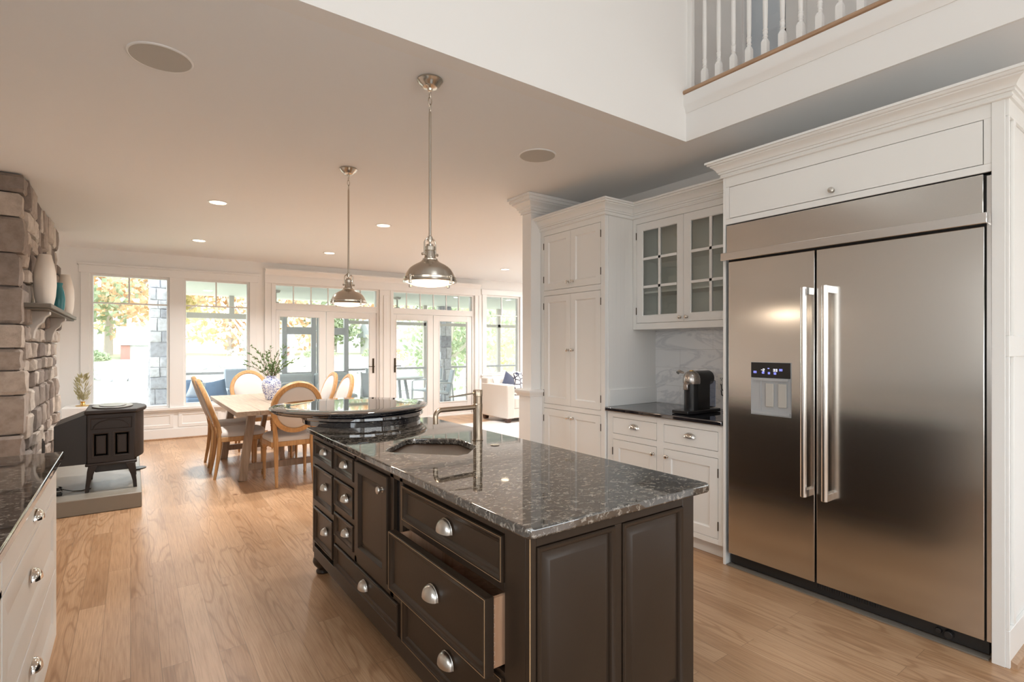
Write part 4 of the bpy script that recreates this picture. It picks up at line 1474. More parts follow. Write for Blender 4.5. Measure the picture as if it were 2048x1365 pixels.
VP = [(0, 0.052), (0.01, 0.060), (0.08, 0.072), (0.18, 0.079), (0.28, 0.076), (0.36, 0.062), (0.41, 0.050), (0.436, 0.045), (0.44, 0.043), (0.436, 0.036), (0.34, 0.05)]
vase((-0.600, 6.07), 1.727, VP, 'ceramic', 'tall cream ceramic vase on the near end of the mantel')
vase((-0.612, 7.95), 1.727, [(z_ * 1.07, r * 1.08) for z_, r in VP], 'ceramic', 'tall cream ceramic vase on the far end of the mantel')
vase((-0.605, 7.2), 1.727, [(0, 0.04), (0.05, 0.05), (0.14, 0.055), (0.22, 0.045), (0.27, 0.03), (0.30, 0.036), (0.305, 0.034), (0.29, 0.026)], 'teal', 'teal glazed vase between the two cream vases on the mantel')

tag(mk('hearth_slab', MB().poly([(-0.74, 5.53), (0.080, 5.52), (0.083, 7.45), (-0.62, 7.45)], [], 0.0, 0.132), 'hearth', bev=0.008), 'low grey stone hearth slab under the pellet stove', 'hearth')

sv = thing('pellet_stove', 'brown-black cast iron pellet stove standing on the stone hearth', 'stove', (-0.15, 6.0, 0.132))
m = MB()
m.box(-0.300, 0.035, 5.735, 6.30, 0.372, 0.795)
m.box(-0.312, 0.047, 5.722, 6.312, 0.352, 0.376)
mk('body', m, 'iron', sv, bev=0.008)
m = MB()
arc = [(-0.315, 5.712), (0.047, 5.712)] + [(0.047 + 0.075 * math.sin(math.pi * k / 12), 5.712 + 0.61 * k / 12) for k in range(1, 12)] + [(0.047, 6.322), (-0.315, 6.322)]
m.poly(arc, [], 0.795, 0.828)
mk('top_slab', m, 'iron', sv, bev=0.009, bseg=3)
m = MB()
arc2 = [(-0.27 + 0.0, 5.80)] + [(-0.13 + 0.16 * math.cos(2 * math.pi * k / 32), 6.03 + 0.25 * math.sin(2 * math.pi * k / 32)) for k in range(0)]
m.poly([(-0.13 + 0.15 * math.cos(2 * math.pi * k / 36), 6.02 + 0.25 * math.sin(2 * math.pi * k / 36)) for k in range(36)], [], 0.828, 0.840)
m.poly([(-0.13 + 0.10 * math.cos(2 * math.pi * k / 36), 6.02 + 0.18 * math.sin(2 * math.pi * k / 36)) for k in range(36)], [], 0.840, 0.846)
mk('lid', m, 'irontop', sv, bev=0.004)
m = MB()
m.poly([(0.03, 5.76)] + [(0.035 + 0.065 * math.sin(math.pi * k / 12), 5.76 + 0.52 * k / 12) for k in range(1, 12)] + [(0.03, 6.28)], [], 0.385, 0.79)
mk('door_front', m, 'iron', sv, bev=0.006)
m = MB()
sy_ = negY(5.735)
m.rings(sy_, -0.285, 0.020, 0.655, 0.765, [(0, 0), (0, 0.006), (0.008, 0.006), (0.014, 0.001)])
arcp = [(-0.132 + 0.125 * math.cos(math.pi * k / 14), 0.668 + 0.075 * math.sin(math.pi * k / 14)) for k in range(15)]
m.tube([sy_(u, v, 0.004) for u, v in arcp], 0.005, 8)
for a, b in ((-0.270, -0.140), (-0.125, 0.005)):
    m.rings(sy_, a, b, 0.42, 0.64, [(0, 0), (0, 0.007), (0.010, 0.007), (0.018, 0.000), (0.032, 0.000), (0.038, 0.006)])
mk('side_panel', m, 'iron', sv, bev=0.001)
for x, y, dx, dy in ((-0.285, 5.745, -1, -1), (0.020, 5.745, 1, -1), (-0.285, 6.29, -1, 1), (0.020, 6.29, 1, 1)):
    m = MB()
    pts = [(x - dx * 0.025, y - dy * 0.005, 0.356), (x - dx * 0.012, y, 0.31), (x + dx * 0.000, y, 0.25), (x + dx * 0.010, y, 0.19), (x + dx * 0.014, y, 0.133)]
    ws = [0.062, 0.052, 0.036, 0.029, 0.027]
    vs = []
    for (px, py, pz), w in zip(pts, ws):
        vs += [(px - w / 2, py - w / 2, pz), (px + w / 2, py - w / 2, pz), (px + w / 2, py + w / 2, pz), (px - w / 2, py + w / 2, pz)]
    m.add(vs, [(a * 4 + i, a * 4 + (i + 1) % 4, a * 4 + 4 + (i + 1) % 4, a * 4 + 4 + i) for a in range(4) for i in range(4)] + [(0, 1, 2, 3), (16, 17, 18, 19)])
    mk('leg', m, 'iron', sv, bev=0.003)
m = MB()
hp = [(-0.515, 0.371), (-0.300, 0.371), (-0.300, 0.792), (-0.330, 0.785), (-0.515, 0.708)]
vs = [(x, 5.76, z_) for x, z_ in hp] + [(x, 6.28, z_) for x, z_ in hp]
m.add(vs, [(0, 1, 2, 3, 4), (9, 8, 7, 6, 5)] + [(i, (i + 1) % 5, 5 + (i + 1) % 5, 5 + i) for i in range(5)])
mk('hopper', m, 'blackmetal', sv, bev=0.004)
mk('ash_pan', MB().box(-0.25, 0.0, 5.80, 6.25, 0.285, 0.352), 'blackmetal', sv, bev=0.006)
tag(mk('ash_shovel', MB().prof((0.06, 6.55, 0.134), (0.06, 6.55, 0.150), [(0, 0.055), (0.3, 0.07), (1, 0.072)], 24).bar((0.06, 6.55, 0.148), (-0.1, 6.75, 0.16), 0.02, 0.008), 'blackmetal'), 'small round black pan lying on the hearth behind the stove', 'pan')
pl = thing('stove_plug', 'black power plug and coiled cable lying on the hearth left of the stove', 'plug', (-0.50, 5.78, 0.132))
m = MB()
m.box(-0.53, -0.46, 5.74, 5.80, 0.133, 0.158)
mk('adapter', m, 'black', pl, bev=0.006)
mk('cable', MB().tube([(-0.50 + 0.035 * math.cos(k * 0.6), 5.80 + 0.03 * math.sin(k * 0.6), 0.165 + 0.0012 * k) for k in range(24)] + [(-0.46, 5.85, 0.16), (-0.40, 5.86, 0.137), (-0.34, 5.84, 0.136), (-0.28, 5.88, 0.137)], 0.004, 8), 'black', pl)
tb = thing('fireplace_tool_stand', 'small black fireplace tool stand between chimney and stove hopper', 'tool stand', (-0.57, 5.62, 0.132))
m = MB().lathe((-0.565, 5.62), [(0.133, 0.05), (0.145, 0.05), (0.15, 0.012), (0.60, 0.010), (0.62, 0.006)], 20)
mk('stand', m, 'blackmetal', tb)
m = MB()
m.mbox(negY(5.60), -0.600, -0.535, 0.42, 0.52, 0, 0.016)
m.bar((-0.567, 5.60, 0.50), (-0.567, 5.60, 0.64), 0.010, 0.010)
mk('shovel', m, 'blackmetal', tb, bev=0.008)

# white chest and dried plant in the corner behind the stove
tag(mk('corner_chest', MB().box(-0.70, -0.26, 8.60, 9.10, 0.0, 0.60), 'trim', bev=0.01), 'low white chest in the corner under the window edge behind the stove', 'chest')
dp = thing('dried_plant', 'pale dried leaf arrangement on a small brass foot in the window corner', 'plant', (-0.50, 8.80, 0.602))
m = MB().lathe((-0.50, 8.80), [(0.602, 0.075), (0.612, 0.075), (0.618, 0.03), (0.64, 0.02), (0.66, 0.03), (0.662, 0.01)], 24)
mk('foot', m, 'brass', dp)
m = MB()
rl = random.Random(11)
random.seed(11)
for k in range(150):
    a = rl.uniform(0, 6.28)
    zz = rl.uniform(0.66, 0.98)
    rr = 0.075 * math.sin((zz - 0.60) / 0.42 * 3.0) * rl.uniform(0.3, 1.0)
    m.leaf((-0.50 + rr * math.cos(a), 8.80 + rr * math.sin(a), zz), (math.cos(a) * 0.6, math.sin(a) * 0.6, 1), 0.07, 0.02)
mk('leaves', m, 'leafdry', dp, smooth=0)

# ------------------------------------------------------------------ dining table, chairs, vase
tbl = thing('dining_table', 'rustic weathered wood trestle dining table', 'table', (1.32, 6.53, 0))
m = MB()
x = 0.80
for k in range(5):
    m.box(x, x + 0.2065, 5.50, 7.50, 0.715, 0.76)
    x += 0.2085
mk('tabletop', m, 'tablewood', tbl, bev=0.003)
mk('apron', MB().box(0.97, 1.68, 5.86, 7.18, 0.675, 0.714), 'tableleg', tbl)
for y in (6.0, 7.31):
    for xb, xt in ((0.925, 1.02), (1.715, 1.62)):
        mk('leg', MB().bar((xb, y, 0.0), (xt, y, 0.714), 0.075, 0.075, up=(0, 1, 0)), 'tableleg', tbl, bev=0.004)
    mk('stretcher', MB().box(0.945, 1.695, y - 0.025, y + 0.025, 0.10, 0.165), 'tableleg', tbl, bev=0.003)
mk('brace', MB().bar((1.32, 7.28, 0.15), (1.32, 6.80, 0.70), 0.05, 0.05), 'tableleg', tbl, bev=0.003)
mk('brace', MB().bar((1.32, 6.03, 0.15), (1.32, 6.45, 0.70), 0.05, 0.05), 'tableleg', tbl, bev=0.003)


def chair_proto():
    root = thing('dining_chair', '', 'chair', (0, 0, 0), group='oval-back dining chairs around the rustic table')
    OFF[root.name] = Vector((0, 0, 0))
    # seat frame (bowed front)
    out = []
    for k in range(9):
        a = math.pi * k / 8
        out.append((0.235 * math.cos(a), 0.12 + 0.13 * math.sin(a)))
    out += [(-0.215, -0.20), (0.215, -0.20)]
    mk('seat_frame', MB().poly(out, [], 0.385, 0.435), 'chairwood', root, world=False, bev=0.006)
    inner = [(x * 0.98, y * 0.98 + 0.002) for x, y in out]
    n = len(inner)
    m = MB()
    lv = [(1.0, 0.436), (1.02, 0.455), (0.98, 0.480), (0.85, 0.495), (0.5, 0.503)]
    vs = [(x * s, (y - 0.02) * s + 0.02, z) for s, z in lv for x, y in inner]
    fs = [(k * n + i, k * n + (i + 1) % n, (k + 1) * n + (i + 1) % n, (k + 1) * n + i) for k in range(len(lv) - 1) for i in range(n)]
    fs.append(tuple((len(lv) - 1) * n + i for i in range(n)))
    fs.append(tuple(reversed(range(n))))
    m.add(vs, fs)
    mk('seat_cushion', m, 'linen', root, world=False, smooth=60)
    # tilted oval back
    tilt = R(19)
    A, B = 0.215, 0.245
    cz, cy = 0.778, -0.305

    def bp(u, v, n):
        return (u, cy - v * math.sin(tilt) + n * math.cos(tilt), cz + v * math.cos(tilt) + n * math.sin(tilt))

    NN = 40
    prof = [(-0.024, -0.014), (-0.020, -0.022), (0.020, -0.022), (0.026, -0.012), (0.026, 0.012), (0.018, 0.020), (-0.018, 0.020), (-0.024, 0.012)]
    vs, fs = [], []
    for i in range(NN):
        th = 2 * math.pi * i / NN
        c, s = math.cos(th), math.sin(th)
        for o, nn in prof:
            vs.append(bp((A + o) * c, (B + o) * s, nn))
    k = len(prof)
    for i in range(NN):
        for j in range(k):
            fs.append((i * k + j, i * k + (j + 1) % k, ((i + 1) % NN) * k + (j + 1) % k, ((i + 1) % NN) * k + j))
    mk('back_frame', MB().add(vs, fs), 'chairwood', root, world=False)
    vs, fs = [], []
    lv = [(0.0, -0.030), (0.5, -0.028), (0.85, -0.020), (0.91, -0.008), (0.91, 0.010), (0.85, 0.026), (0.5, 0.036), (0.0, 0.040)]
    vs.append(bp(0, 0, lv[0][1]))
    for s_, nn in lv[1:-1]:
        for i in range(NN):
            th = 2 * math.pi * i / NN
            vs.append(bp(A * s_ * math.cos(th), B * s_ * math.sin(th), nn))
    vs.append(bp(0, 0, lv[-1][1]))
    for i in range(NN):
        fs.append((0, 1 + i, 1 + (i + 1) % NN))
    for r_ in range(len(lv) - 3):
        for i in range(NN):
            a = 1 + r_ * NN + i
            b = 1 + r_ * NN + (i + 1) % NN
            fs.append((a, b, b + NN, a + NN))
    last = 1 + (len(lv) - 3) * NN
    for i in range(NN):
        fs.append((len(vs) - 1, last + (i + 1) % NN, last + i))
    mk('back_cushion', MB().add(vs, fs), 'linen', root, world=False, smooth=60)
    for sx in (-1, 1):
        m = MB()
        p = [(sx * 0.175, -0.255, 0.0), (sx * 0.172, -0.225, 0.18), (sx * 0.170, -0.205, 0.36), (sx * 0.172, -0.203, 0.45), (sx * 0.184, -0.224, 0.56), (sx * 0.203, -0.262, 0.67), (sx * 0.217, -0.290, 0.745)]
        m.tube(p, [0.014, 0.018, 0.023, 0.024, 0.021, 0.017, 0.014], 12)
        mk('rear_leg', m, 'chairwood', root, world=False)
        m = MB()
        m.lathe((sx * 0.20, 0.195), [(0, 0.011), (0.02, 0.012), (0.03, 0.016), (0.04, 0.012), (0.30, 0.020), (0.315, 0.026), (0.325, 0.019), (0.335, 0.026), (0.35, 0.027), (0.352, 0.020)], 16)
        m.box(sx * 0.20 - 0.024, sx * 0.20 + 0.024, 0.171, 0.219, 0.352, 0.420)
        mk('front_leg', m, 'chairwood', root, world=False, bev=0.002)
    return root


c0 = chair_proto()
seats = [((1.325, 5.752), 0, 'dining chair at the near end of the table with its oval back to the island'),
         ((0.955, 6.37), -90, 'dining chair nearest the viewer on the left side of the table'),
         ((0.97, 7.02), -90, 'dining chair half hidden behind the left front chair, nearer the windows'),
         ((1.345, 7.84), 180, 'dining chair at the far window end of the table facing the viewer'),
         ((1.79, 7.03), 90, 'dining chair on the right side of the table, the one nearer the windows'),
         ((1.81, 6.47), 90, 'dining chair on the right side of the table, the one nearer the island')]
for i, ((x, y), rz, lab) in enumerate(seats):
    o = c0 if i == 0 else copy_tree(c0)
    o.location = (x, y, 0)
    o.rotation_euler = (0, 0, R(rz))
    o['label'] = lab

vs_ = thing('ginger_jar', 'blue and white porcelain jar holding olive branches on the dining table', 'vase', (1.315, 6.555, 0.761))
mk('jar', MB().lathe((1.315, 6.555), [(0.762, 0.056), (0.768, 0.060), (0.80, 0.068), (0.86, 0.090), (0.92, 0.104), (0.965, 0.102), (0.995, 0.085), (1.008, 0.058), (1.012, 0.052), (1.034, 0.054), (1.036, 0.050), (1.012, 0.046), (0.98, 0.06)], 40), 'porcelain', vs_)
random.seed(4)
mst, mlf = MB(), MB()
for k in range(17):
    a = 2 * math.pi * k / 17 + random.uniform(-0.25, 0.25)
    reach = random.uniform(0.10, 0.36)
    hgt = random.uniform(0.12, 0.38)
    if reach > 0.26:
        hgt = random.uniform(0.08, 0.2)
    pts = []
    for i in range(7):
        t_ = i / 6
        pts.append(Vector((1.315 + math.cos(a) * (0.02 + reach * t_ ** 1.3), 6.555 + math.sin(a) * (0.02 + reach * t_ ** 1.3), 0.98 + hgt * (1 - (1 - t_) ** 1.6) + 0.05 * t_)))
    mst.tube(pts, [0.003 - 0.0003 * i for i in range(7)], 6)
    for i in range(2, 7):
        for q in range(5):
            p = pts[i - 1].lerp(pts[i], random.random())
            d = (pts[i] - pts[i - 1]).normalized() + Vector((random.uniform(-1, 1), random.uniform(-1, 1), random.uniform(-0.6, 0.9)))
            mlf.leaf(p, d, random.uniform(0.03, 0.055), random.uniform(0.010, 0.018))
mk('branch', mst, 'stem', vs_)
stuff(mk('foliage', mlf, 'leaf', vs_, smooth=0))

# ------------------------------------------------------------------ sofa and rug
sf = thing('sofa', 'ivory slipcovered sofa with square arms standing under the windows', 'sofa', (6.45, 8.05, 0.012))
mk('base', MB().box(5.40, 7.50, 7.66, 8.45, 0.085, 0.26), 'sofa', sf, bev=0.012)
for a in (5.395, 7.345):
    mk('arm', MB().box(a, a + 0.165, 7.62, 8.45, 0.085, 0.690), 'sofa', sf, bev=0.022, bseg=3)
mk('backrest', MB().box(5.40, 7.51, 8.26, 8.50, 0.085, 0.80), 'sofa', sf, bev=0.035, bseg=3)
for a, b in ((5.565, 6.45), (6.455, 7.34)):
    mk('seat_cushion', MB().box(a, b, 7.63, 8.27, 0.262, 0.455), 'sofa', sf, bev=0.03, bseg=3)
for x, y in ((5.45, 7.68), (7.45, 7.68), (5.45, 8.40), (7.45, 8.40)):
    m = MB()
    m.add([(x - .035, y - .035, .0125), (x + .035, y - .035, .0125), (x + .035, y + .035, .0125), (x - .035, y + .035, .0125), (x - .045, y - .045, .09), (x + .045, y - .045, .09), (x + .045, y + .045, .09), (x - .045, y + .045, .09)],
          [(0, 1, 2, 3), (4, 5, 6, 7), (0, 1, 5, 4), (1, 2, 6, 5), (2, 3, 7, 6), (3, 0, 4, 7)])
    mk('leg', m, 'sofaleg', sf)


def pillow(name, c, size, rot, mat, label, th=0.15):
    m = MB()
    n = 12
    vs, fs = [], []
    for sgn in (1, -1):
        for i in range(n + 1):
            for j in range(n + 1):
                u, v = i / n * 2 - 1, j / n * 2 - 1
                k = max(0.0, (1 - u * u) * (1 - v * v)) ** 0.42
                pinch = 1 - 0.07 * (1 - abs(u)) * abs(v) ** 3 - 0.07 * (1 - abs(v)) * abs(u) ** 3
                vs.append((u * size / 2 * pinch, sgn * k * th / 2, v * size / 2 * pinch))
    for s in (0, 1):
        o = s * (n + 1) ** 2
        for i in range(n):
            for j in range(n):
                a = o + i * (n + 1) + j
                q = (a, a + 1, a + n + 2, a + n + 1)
                fs.append(q if s else tuple(reversed(q)))
    M = Matrix.Translation(c) @ Matrix.Rotation(R(rot[2]), 4, 'Z') @ Matrix.Rotation(R(rot[0]), 4, 'X') @ Matrix.Rotation(R(rot[1]), 4, 'Y')
    m.add([M @ Vector(v) for v in vs], fs)
    o = mk(name, m, mat, smooth=80)
    return tag(o, label, 'pillow')


pillow('throw_pillow', (5.63, 8.17, 0.65), 0.36, (-14, 0, 12), 'sofa', 'plain ivory throw pillow in the left corner of the sofa')
pillow('throw_pillow', (5.74, 8.03, 0.675), 0.36, (-16, 38, 14), 'navy', 'navy throw pillow turned on its corner on the sofa', 0.14)
pillow('throw_pillow', (6.03, 8.00, 0.665), 0.46, (-16, 8, 6), 'lattice', 'ivory throw pillow with navy lattice pattern on the sofa')
tag(mk('area_rug', MB().box(4.45, 9.2, 5.2, 8.05, 0.001, 0.012), 'rug'), 'pale patterned area rug under the sofa', 'rug')

# ------------------------------------------------------------------ pendants, ceiling fixtures


def pendant(c, label):
    x, y = c
    p = thing('pendant_lamp', label, 'pendant lamp', (x, y, 1.67), group='nickel pendant lamps over the island')
    mk('canopy', MB().lathe(c, [(CZ - 0.001, 0.064), (CZ - 0.008, 0.065), (CZ - 0.014, 0.060), (CZ - 0.026, 0.052), (CZ - 0.034, 0.040), (CZ - 0.040, 0.036), (CZ - 0.046, 0.014), (CZ - 0.056, 0.010)], 32), 'nickel', p)
    m = MB()
    for k in range(3):
        z = CZ - 0.072 - 0.036 * k
        pts = []
        for i in range(14):
            a = 2 * math.pi * i / 14
            u, v = 0.009 * math.cos(a), 0.022 * math.sin(a)
            pts.append((x + (u if k % 2 else 0), y + (0 if k % 2 else u), z + v))
        m.tube(pts, 0.0022, 6, close=True)
    mk('chain', m, 'nickel', p)
    mk('rod', MB().lathe(c, [(1.915, 0.0075), (1.92, 0.0066), (2.56, 0.0066), (2.575, 0.005), (2.58, 0.001)], 14), 'nickel', p)
    m = MB()
    for s in (-1, 1):
        pts = [(x + s * 0.031, y, 1.842)]
        for i in range(9):
            a = math.pi / 2 * i / 8
            pts.append((x + s * 0.031 * math.cos(a), y, 1.895 + 0.030 * math.sin(a)))
        m.tube(pts, 0.004, 8)
        m.prof((x + s * 0.026, y, 1.842), (x + s * 0.045, y, 1.842), [(0, 0.005), (0.6, 0.005), (0.65, 0.008), (1, 0.007)], 10)
    m.lathe(c, [(1.903, 0.004), (1.905, 0.012), (1.915, 0.013), (1.932, 0.012), (1.937, 0.006)], 16)
    mk('yoke', m, 'nickel', p)
    mk('socket', MB().lathe(c, [(1.812, 0.038), (1.818, 0.039), (1.822, 0.031), (1.828, 0.029), (1.858, 0.024), (1.862, 0.028), (1.880, 0.028), (1.884, 0.020), (1.893, 0.017), (1.896, 0.006), (1.905, 0.005)], 24), 'nickel', p)
    mk('shade', MB().lathe(c, [(1.712, 0.124), (1.712, 0.132), (1.722, 0.133), (1.724, 0.128), (1.738, 0.122), (1.752, 0.115), (1.766, 0.106), (1.778, 0.093), (1.789, 0.076), (1.798, 0.058), (1.805, 0.046), (1.812, 0.040), (1.813, 0.036), (1.800, 0.045), (1.775, 0.088), (1.745, 0.110), (1.715, 0.122)], 48), 'nickel', p)
    rim = mk('lens_ring', MB().lathe(c, [(1.700, 0.128), (1.699, 0.136), (1.704, 0.138), (1.710, 0.136), (1.711, 0.128)], 48), 'nickel', p)
    for k in range(4):
        a = R(20 + 90 * k)
        cx_, cy_ = x + 0.139 * math.cos(a), y + 0.139 * math.sin(a)
        m = MB().box(cx_ - 0.005, cx_ + 0.005, cy_ - 0.005, cy_ + 0.005, 1.693, 1.726)
        m.prof((cx_ - 0.009 * math.sin(a), cy_ + 0.009 * math.cos(a), 1.719), (cx_ + 0.009 * math.sin(a), cy_ - 0.009 * math.cos(a), 1.719), [(0, 0.005), (1, 0.005)], 10)
        m.lathe((cx_, cy_), [(1.683, 0.006), (1.685, 0.008), (1.695, 0.008), (1.697, 0.004)], 12)
        mk('clamp', m, 'nickel', rim)
    mk('lens', MB().lathe(c, [(1.676, 0.004), (1.678, 0.040), (1.684, 0.080), (1.692, 0.105), (1.702, 0.127), (1.708, 0.127), (1.708, 0.02)], 48), 'lens', p)
    d = bpy.data.lights.new('pendant_bulb', 'AREA')
    d.shape = 'DISK'
    d.size = 0.22
    d.energy = 5
    d.color = (1.0, 0.80, 0.60)
    o = bpy.data.objects.new('pendant_bulb', d)
    col.objects.link(o)
    o.location = (x, y, 1.670)
    return p


pendant((1.235, 2.425), 'satin nickel dome pendant lamp over the near end of the island')
pendant((1.350, 4.005), 'satin nickel dome pendant lamp over the far round table top')

for i, ((x, y), lab) in enumerate([((0.668, 5.656), 'leftmost recessed ceiling light of the nearer pair'), ((0.712, 7.83), 'leftmost recessed ceiling light near the windows'), ((2.298, 5.646), 'recessed ceiling light seen between the two pendants'), ((2.340, 7.77), 'recessed ceiling light just left of the far pendant rod'), ((5.345, 7.62), 'recessed ceiling light above the living area near the column')]):
    p = thing('downlight', lab, 'ceiling light', (x, y, CZ - 0.01), group='recessed ceiling lights')
    mk('trim_ring', MB().lathe((x, y), [(CZ - 0.0005, 0.088), (CZ - 0.005, 0.086), (CZ - 0.006, 0.078), (CZ - 0.0055, 0.070), (CZ - 0.001, 0.069)], 36), 'trim', p)
    mk('bulb', MB().lathe((x, y), [(CZ - 0.004, 0.004), (CZ - 0.0042, 0.066), (CZ - 0.001, 0.070)], 36), 'bulb', p)
    d = bpy.data.lights.new('downlight_lamp', 'AREA')
    d.shape = 'DISK'
    d.size = 0.12
    d.energy = 22
    d.color = (1.0, 0.97, 0.93)
    d.spread = R(130)
    o = bpy.data.objects.new('downlight_lamp', d)
    col.objects.link(o)
    o.location = (x, y, CZ - 0.012)
for x, y in ((7.0, 5.6), (7.0, 7.6), (8.7, 5.6), (8.7, 7.6)):  # unseen lamps added behind the column to brighten the living area
    p = thing('downlight', 'added recessed ceiling light, unseen behind the column, brightening the living area', 'ceiling light', (x, y, CZ - 0.01), group='added fill lights behind the column')
    mk('bulb', MB().lathe((x, y), [(CZ - 0.004, 0.004), (CZ - 0.0042, 0.066), (CZ - 0.001, 0.070)], 36), 'bulb', p)
    d = bpy.data.lights.new('downlight_lamp', 'AREA')
    d.shape = 'DISK'
    d.size = 0.12
    d.energy = 30
    d.color = (1.0, 0.97, 0.93)
    o = bpy.data.objects.new('downlight_lamp', d)
    col.objects.link(o)
    o.location = (x, y, CZ - 0.012)
for (x, y), lab in (((0.115, 2.975), 'round white in-ceiling speaker grille near the top left corner'), ((2.342, 2.938), 'round white in-ceiling speaker grille right of the pendants')):
    p = thing('ceiling_speaker', lab, 'speaker', (x, y, CZ - 0.01), group='round in-ceiling speakers')
    mk('bezel', MB().lathe((x, y), [(CZ - 0.0005, 0.134), (CZ - 0.005, 0.133), (CZ - 0.008, 0.127), (CZ - 0.006, 0.124), (CZ - 0.001, 0.123)], 48), 'trim', p)
    mk('grille', MB().lathe((x, y), [(CZ - 0.007, 0.004), (CZ - 0.006, 0.124), (CZ - 0.001, 0.125)], 48), 'speaker', p)

# ------------------------------------------------------------------ porch outside the windows


def out_struct(name, mb, mat, **kw):
    return struct(name, mb, mat, **kw)


out_struct('floor_porch', MB().box(0.72, 13.0, 9.62, 12.55, -0.16, -0.06), 'deck', smooth=0)
out_struct('eave_sun_shield', MB().box(-1.5, 0.55, 9.5, 10.7, 2.80, 2.95), 'trim', smooth=0)  # unseen overhang added to keep the sun out of the left window
out_struct('ceiling_porch', MB().box(0.55, 13.0, 9.70, 12.60, 2.42, 2.55), 'porchceil', smooth=0)
pc = thing('porch_column', 'grey stone column outside the leftmost window', 'column', (0.42, 12.1, -1.5))
m = MB().box(0.30, 0.56, 11.98, 12.24, -1.5, 3.4, 0.3)
stones(m, lambda u, v, n: (u, 11.98 - n, v), 0.29, 0.57, -1.5, 3.4, (0.16, 0.30), (0.10, 0.24), (0.01, 0.04), seed=21)
stones(m, lambda u, v, n: (0.30 - n, u, v), 11.97, 12.25, -1.5, 3.4, (0.16, 0.30), (0.10, 0.24), (0.01, 0.04), seed=22)
mk('stonework', m, 'stone_out', pc, smooth=28)
mk('drain_pipe', MB().prof((0.60, 11.95, -1.4), (0.60, 11.95, 2.4), [(0, 0.028), (1, 0.028)], 12), 'outblue', pc)
pc = thing('porch_column', 'darker stone porch column seen through the right pair of french doors', 'column', (6.72, 12.4, -0.06))
m = MB().box(6.58, 6.86, 12.28, 12.50, -0.06, 2.42, 0.3)
stones(m, lambda u, v, n: (u, 12.28 - n, v), 6.56, 6.88, -0.06, 2.42, (0.16, 0.30), (0.10, 0.24), (0.01, 0.04), seed=31)
stones(m, lambda u, v, n: (6.58 - n, u, v), 12.27, 12.51, -0.06, 2.42, (0.16, 0.30), (0.10, 0.24), (0.01, 0.04), seed=32)
mk('stonework', m, 'stone_out', pc, smooth=28)

pf = thing('porch_railing', 'grey timber porch railing with posts and beam beyond the windows', 'railing', (4.0, 12.3, -0.06))
mk('beam', MB().box(0.90, 2.70, 12.26, 12.34, 1.94, 2.05).box(4.16, 12.9, 12.26, 12.34, 1.90, 1.98), 'porchbeam', pf)
for x in (0.66, 1.70, 6.12, 8.4, 10.6, 12.8):
    z0 = -0.06 if x > 5 or x < 1 else 2.05
    mk('post', MB().box(x - 0.045, x + 0.045, 12.26, 12.35, z0, 2.42), 'porchbeam', pf)
for a, b in ((0.70, 2.72), (4.14, 6.60), (6.86, 12.9)):
    mk('rail', MB().box(a, b, 12.25, 12.35, 0.80, 0.85), 'porchwood', pf)
    mk('rail', MB().box(a, b, 12.28, 12.32, 0.02, 0.06), 'porchbeam', pf)
for x0, x1, lb in ((2.68, 3.40, 'left leaf of the dark framed porch screen doors'), (3.42, 4.14, 'right leaf of the dark framed porch screen doors')):
    sd = thing('screen_door', lb, 'screen door', ((x0 + x1) / 2, 12.3, -0.06))
    m = MB()
    m.rings(lambda u, v, n: (u, 12.30 - n, v), x0, x1, -0.05, 2.20, [(0, -0.03), (0, 0.03), (0.105, 0.03), (0.105, -0.03)], hole=True)
    m.box(x0 + 0.1, x1 - 0.1, 12.27, 12.33, 1.64, 1.80)
    m.box(x0 + 0.1, x1 - 0.1, 12.27, 12.33, 0.62, 0.80)
    m.box(x0 + 0.1, x1 - 0.1, 12.285, 12.315, -0.05, 0.62)
    mk('frame', m, 'porchwood', sd, smooth=0)
fn = []
for (u, v), lb in (((2.20, 10.6), 'porch ceiling fan seen through the left transom'), ((4.62, 10.6), 'porch ceiling fan seen through the right transom')):
    f = thing('ceiling_fan', lb, 'ceiling fan', (u, v, 2.05), group='porch ceiling fans')
    mk('downrod', MB().lathe((u, v), [(2.10, 0.06), (2.20, 0.06), (2.215, 0.018), (2.37, 0.018), (2.38, 0.07), (2.419, 0.085)], 20), 'porchbeam', f)
    for k in range(4):
        a = R(90 * k + 25)
        mk('blade', MB().bar((u + 0.08 * math.cos(a), v + 0.08 * math.sin(a), 2.13), (u + 0.62 * math.cos(a), v + 0.62 * math.sin(a), 2.14), 0.13, 0.008), 'porchwood', f)
f = thing('porch_downlight', 'round recessed light in the porch ceiling behind the second window', 'ceiling light', (1.18, 11.4, 2.41))
mk('bulb', MB().lathe((1.18, 11.4), [(2.416, 0.01), (2.415, 0.07), (2.4195, 0.075)], 24), 'bulb', f)

# outdoor seating
so = thing('outdoor_sofa', 'grey cushioned outdoor sofa with white frame seen through the left french doors', 'outdoor sofa', (2.9, 11.1, -0.06))
for a, b in ((2.30, 2.98), (3.00, 3.68)):
    mk('back_cushion', MB().box(a, b, 10.90, 11.06, 0.42, 0.83), 'outcushion', so, bev=0.05, bseg=3)
    mk('seat_cushion', MB().box(a, b, 10.35, 10.90, 0.28, 0.42), 'outcushion', so, bev=0.03, bseg=3)
    mk('back_hoop', MB().tube([(a + 0.03, 10.87, 0.30), (a + 0.03, 10.86, 0.60), (a + 0.08, 10.86, 0.66), (b - 0.08, 10.86, 0.66), (b - 0.03, 10.86, 0.60), (b - 0.03, 10.87, 0.30)], 0.014, 8), 'outwhite', so)
mk('frame', MB().box(2.28, 3.70, 10.33, 11.08, 0.20, 0.28), 'outwhite', so, bev=0.01)
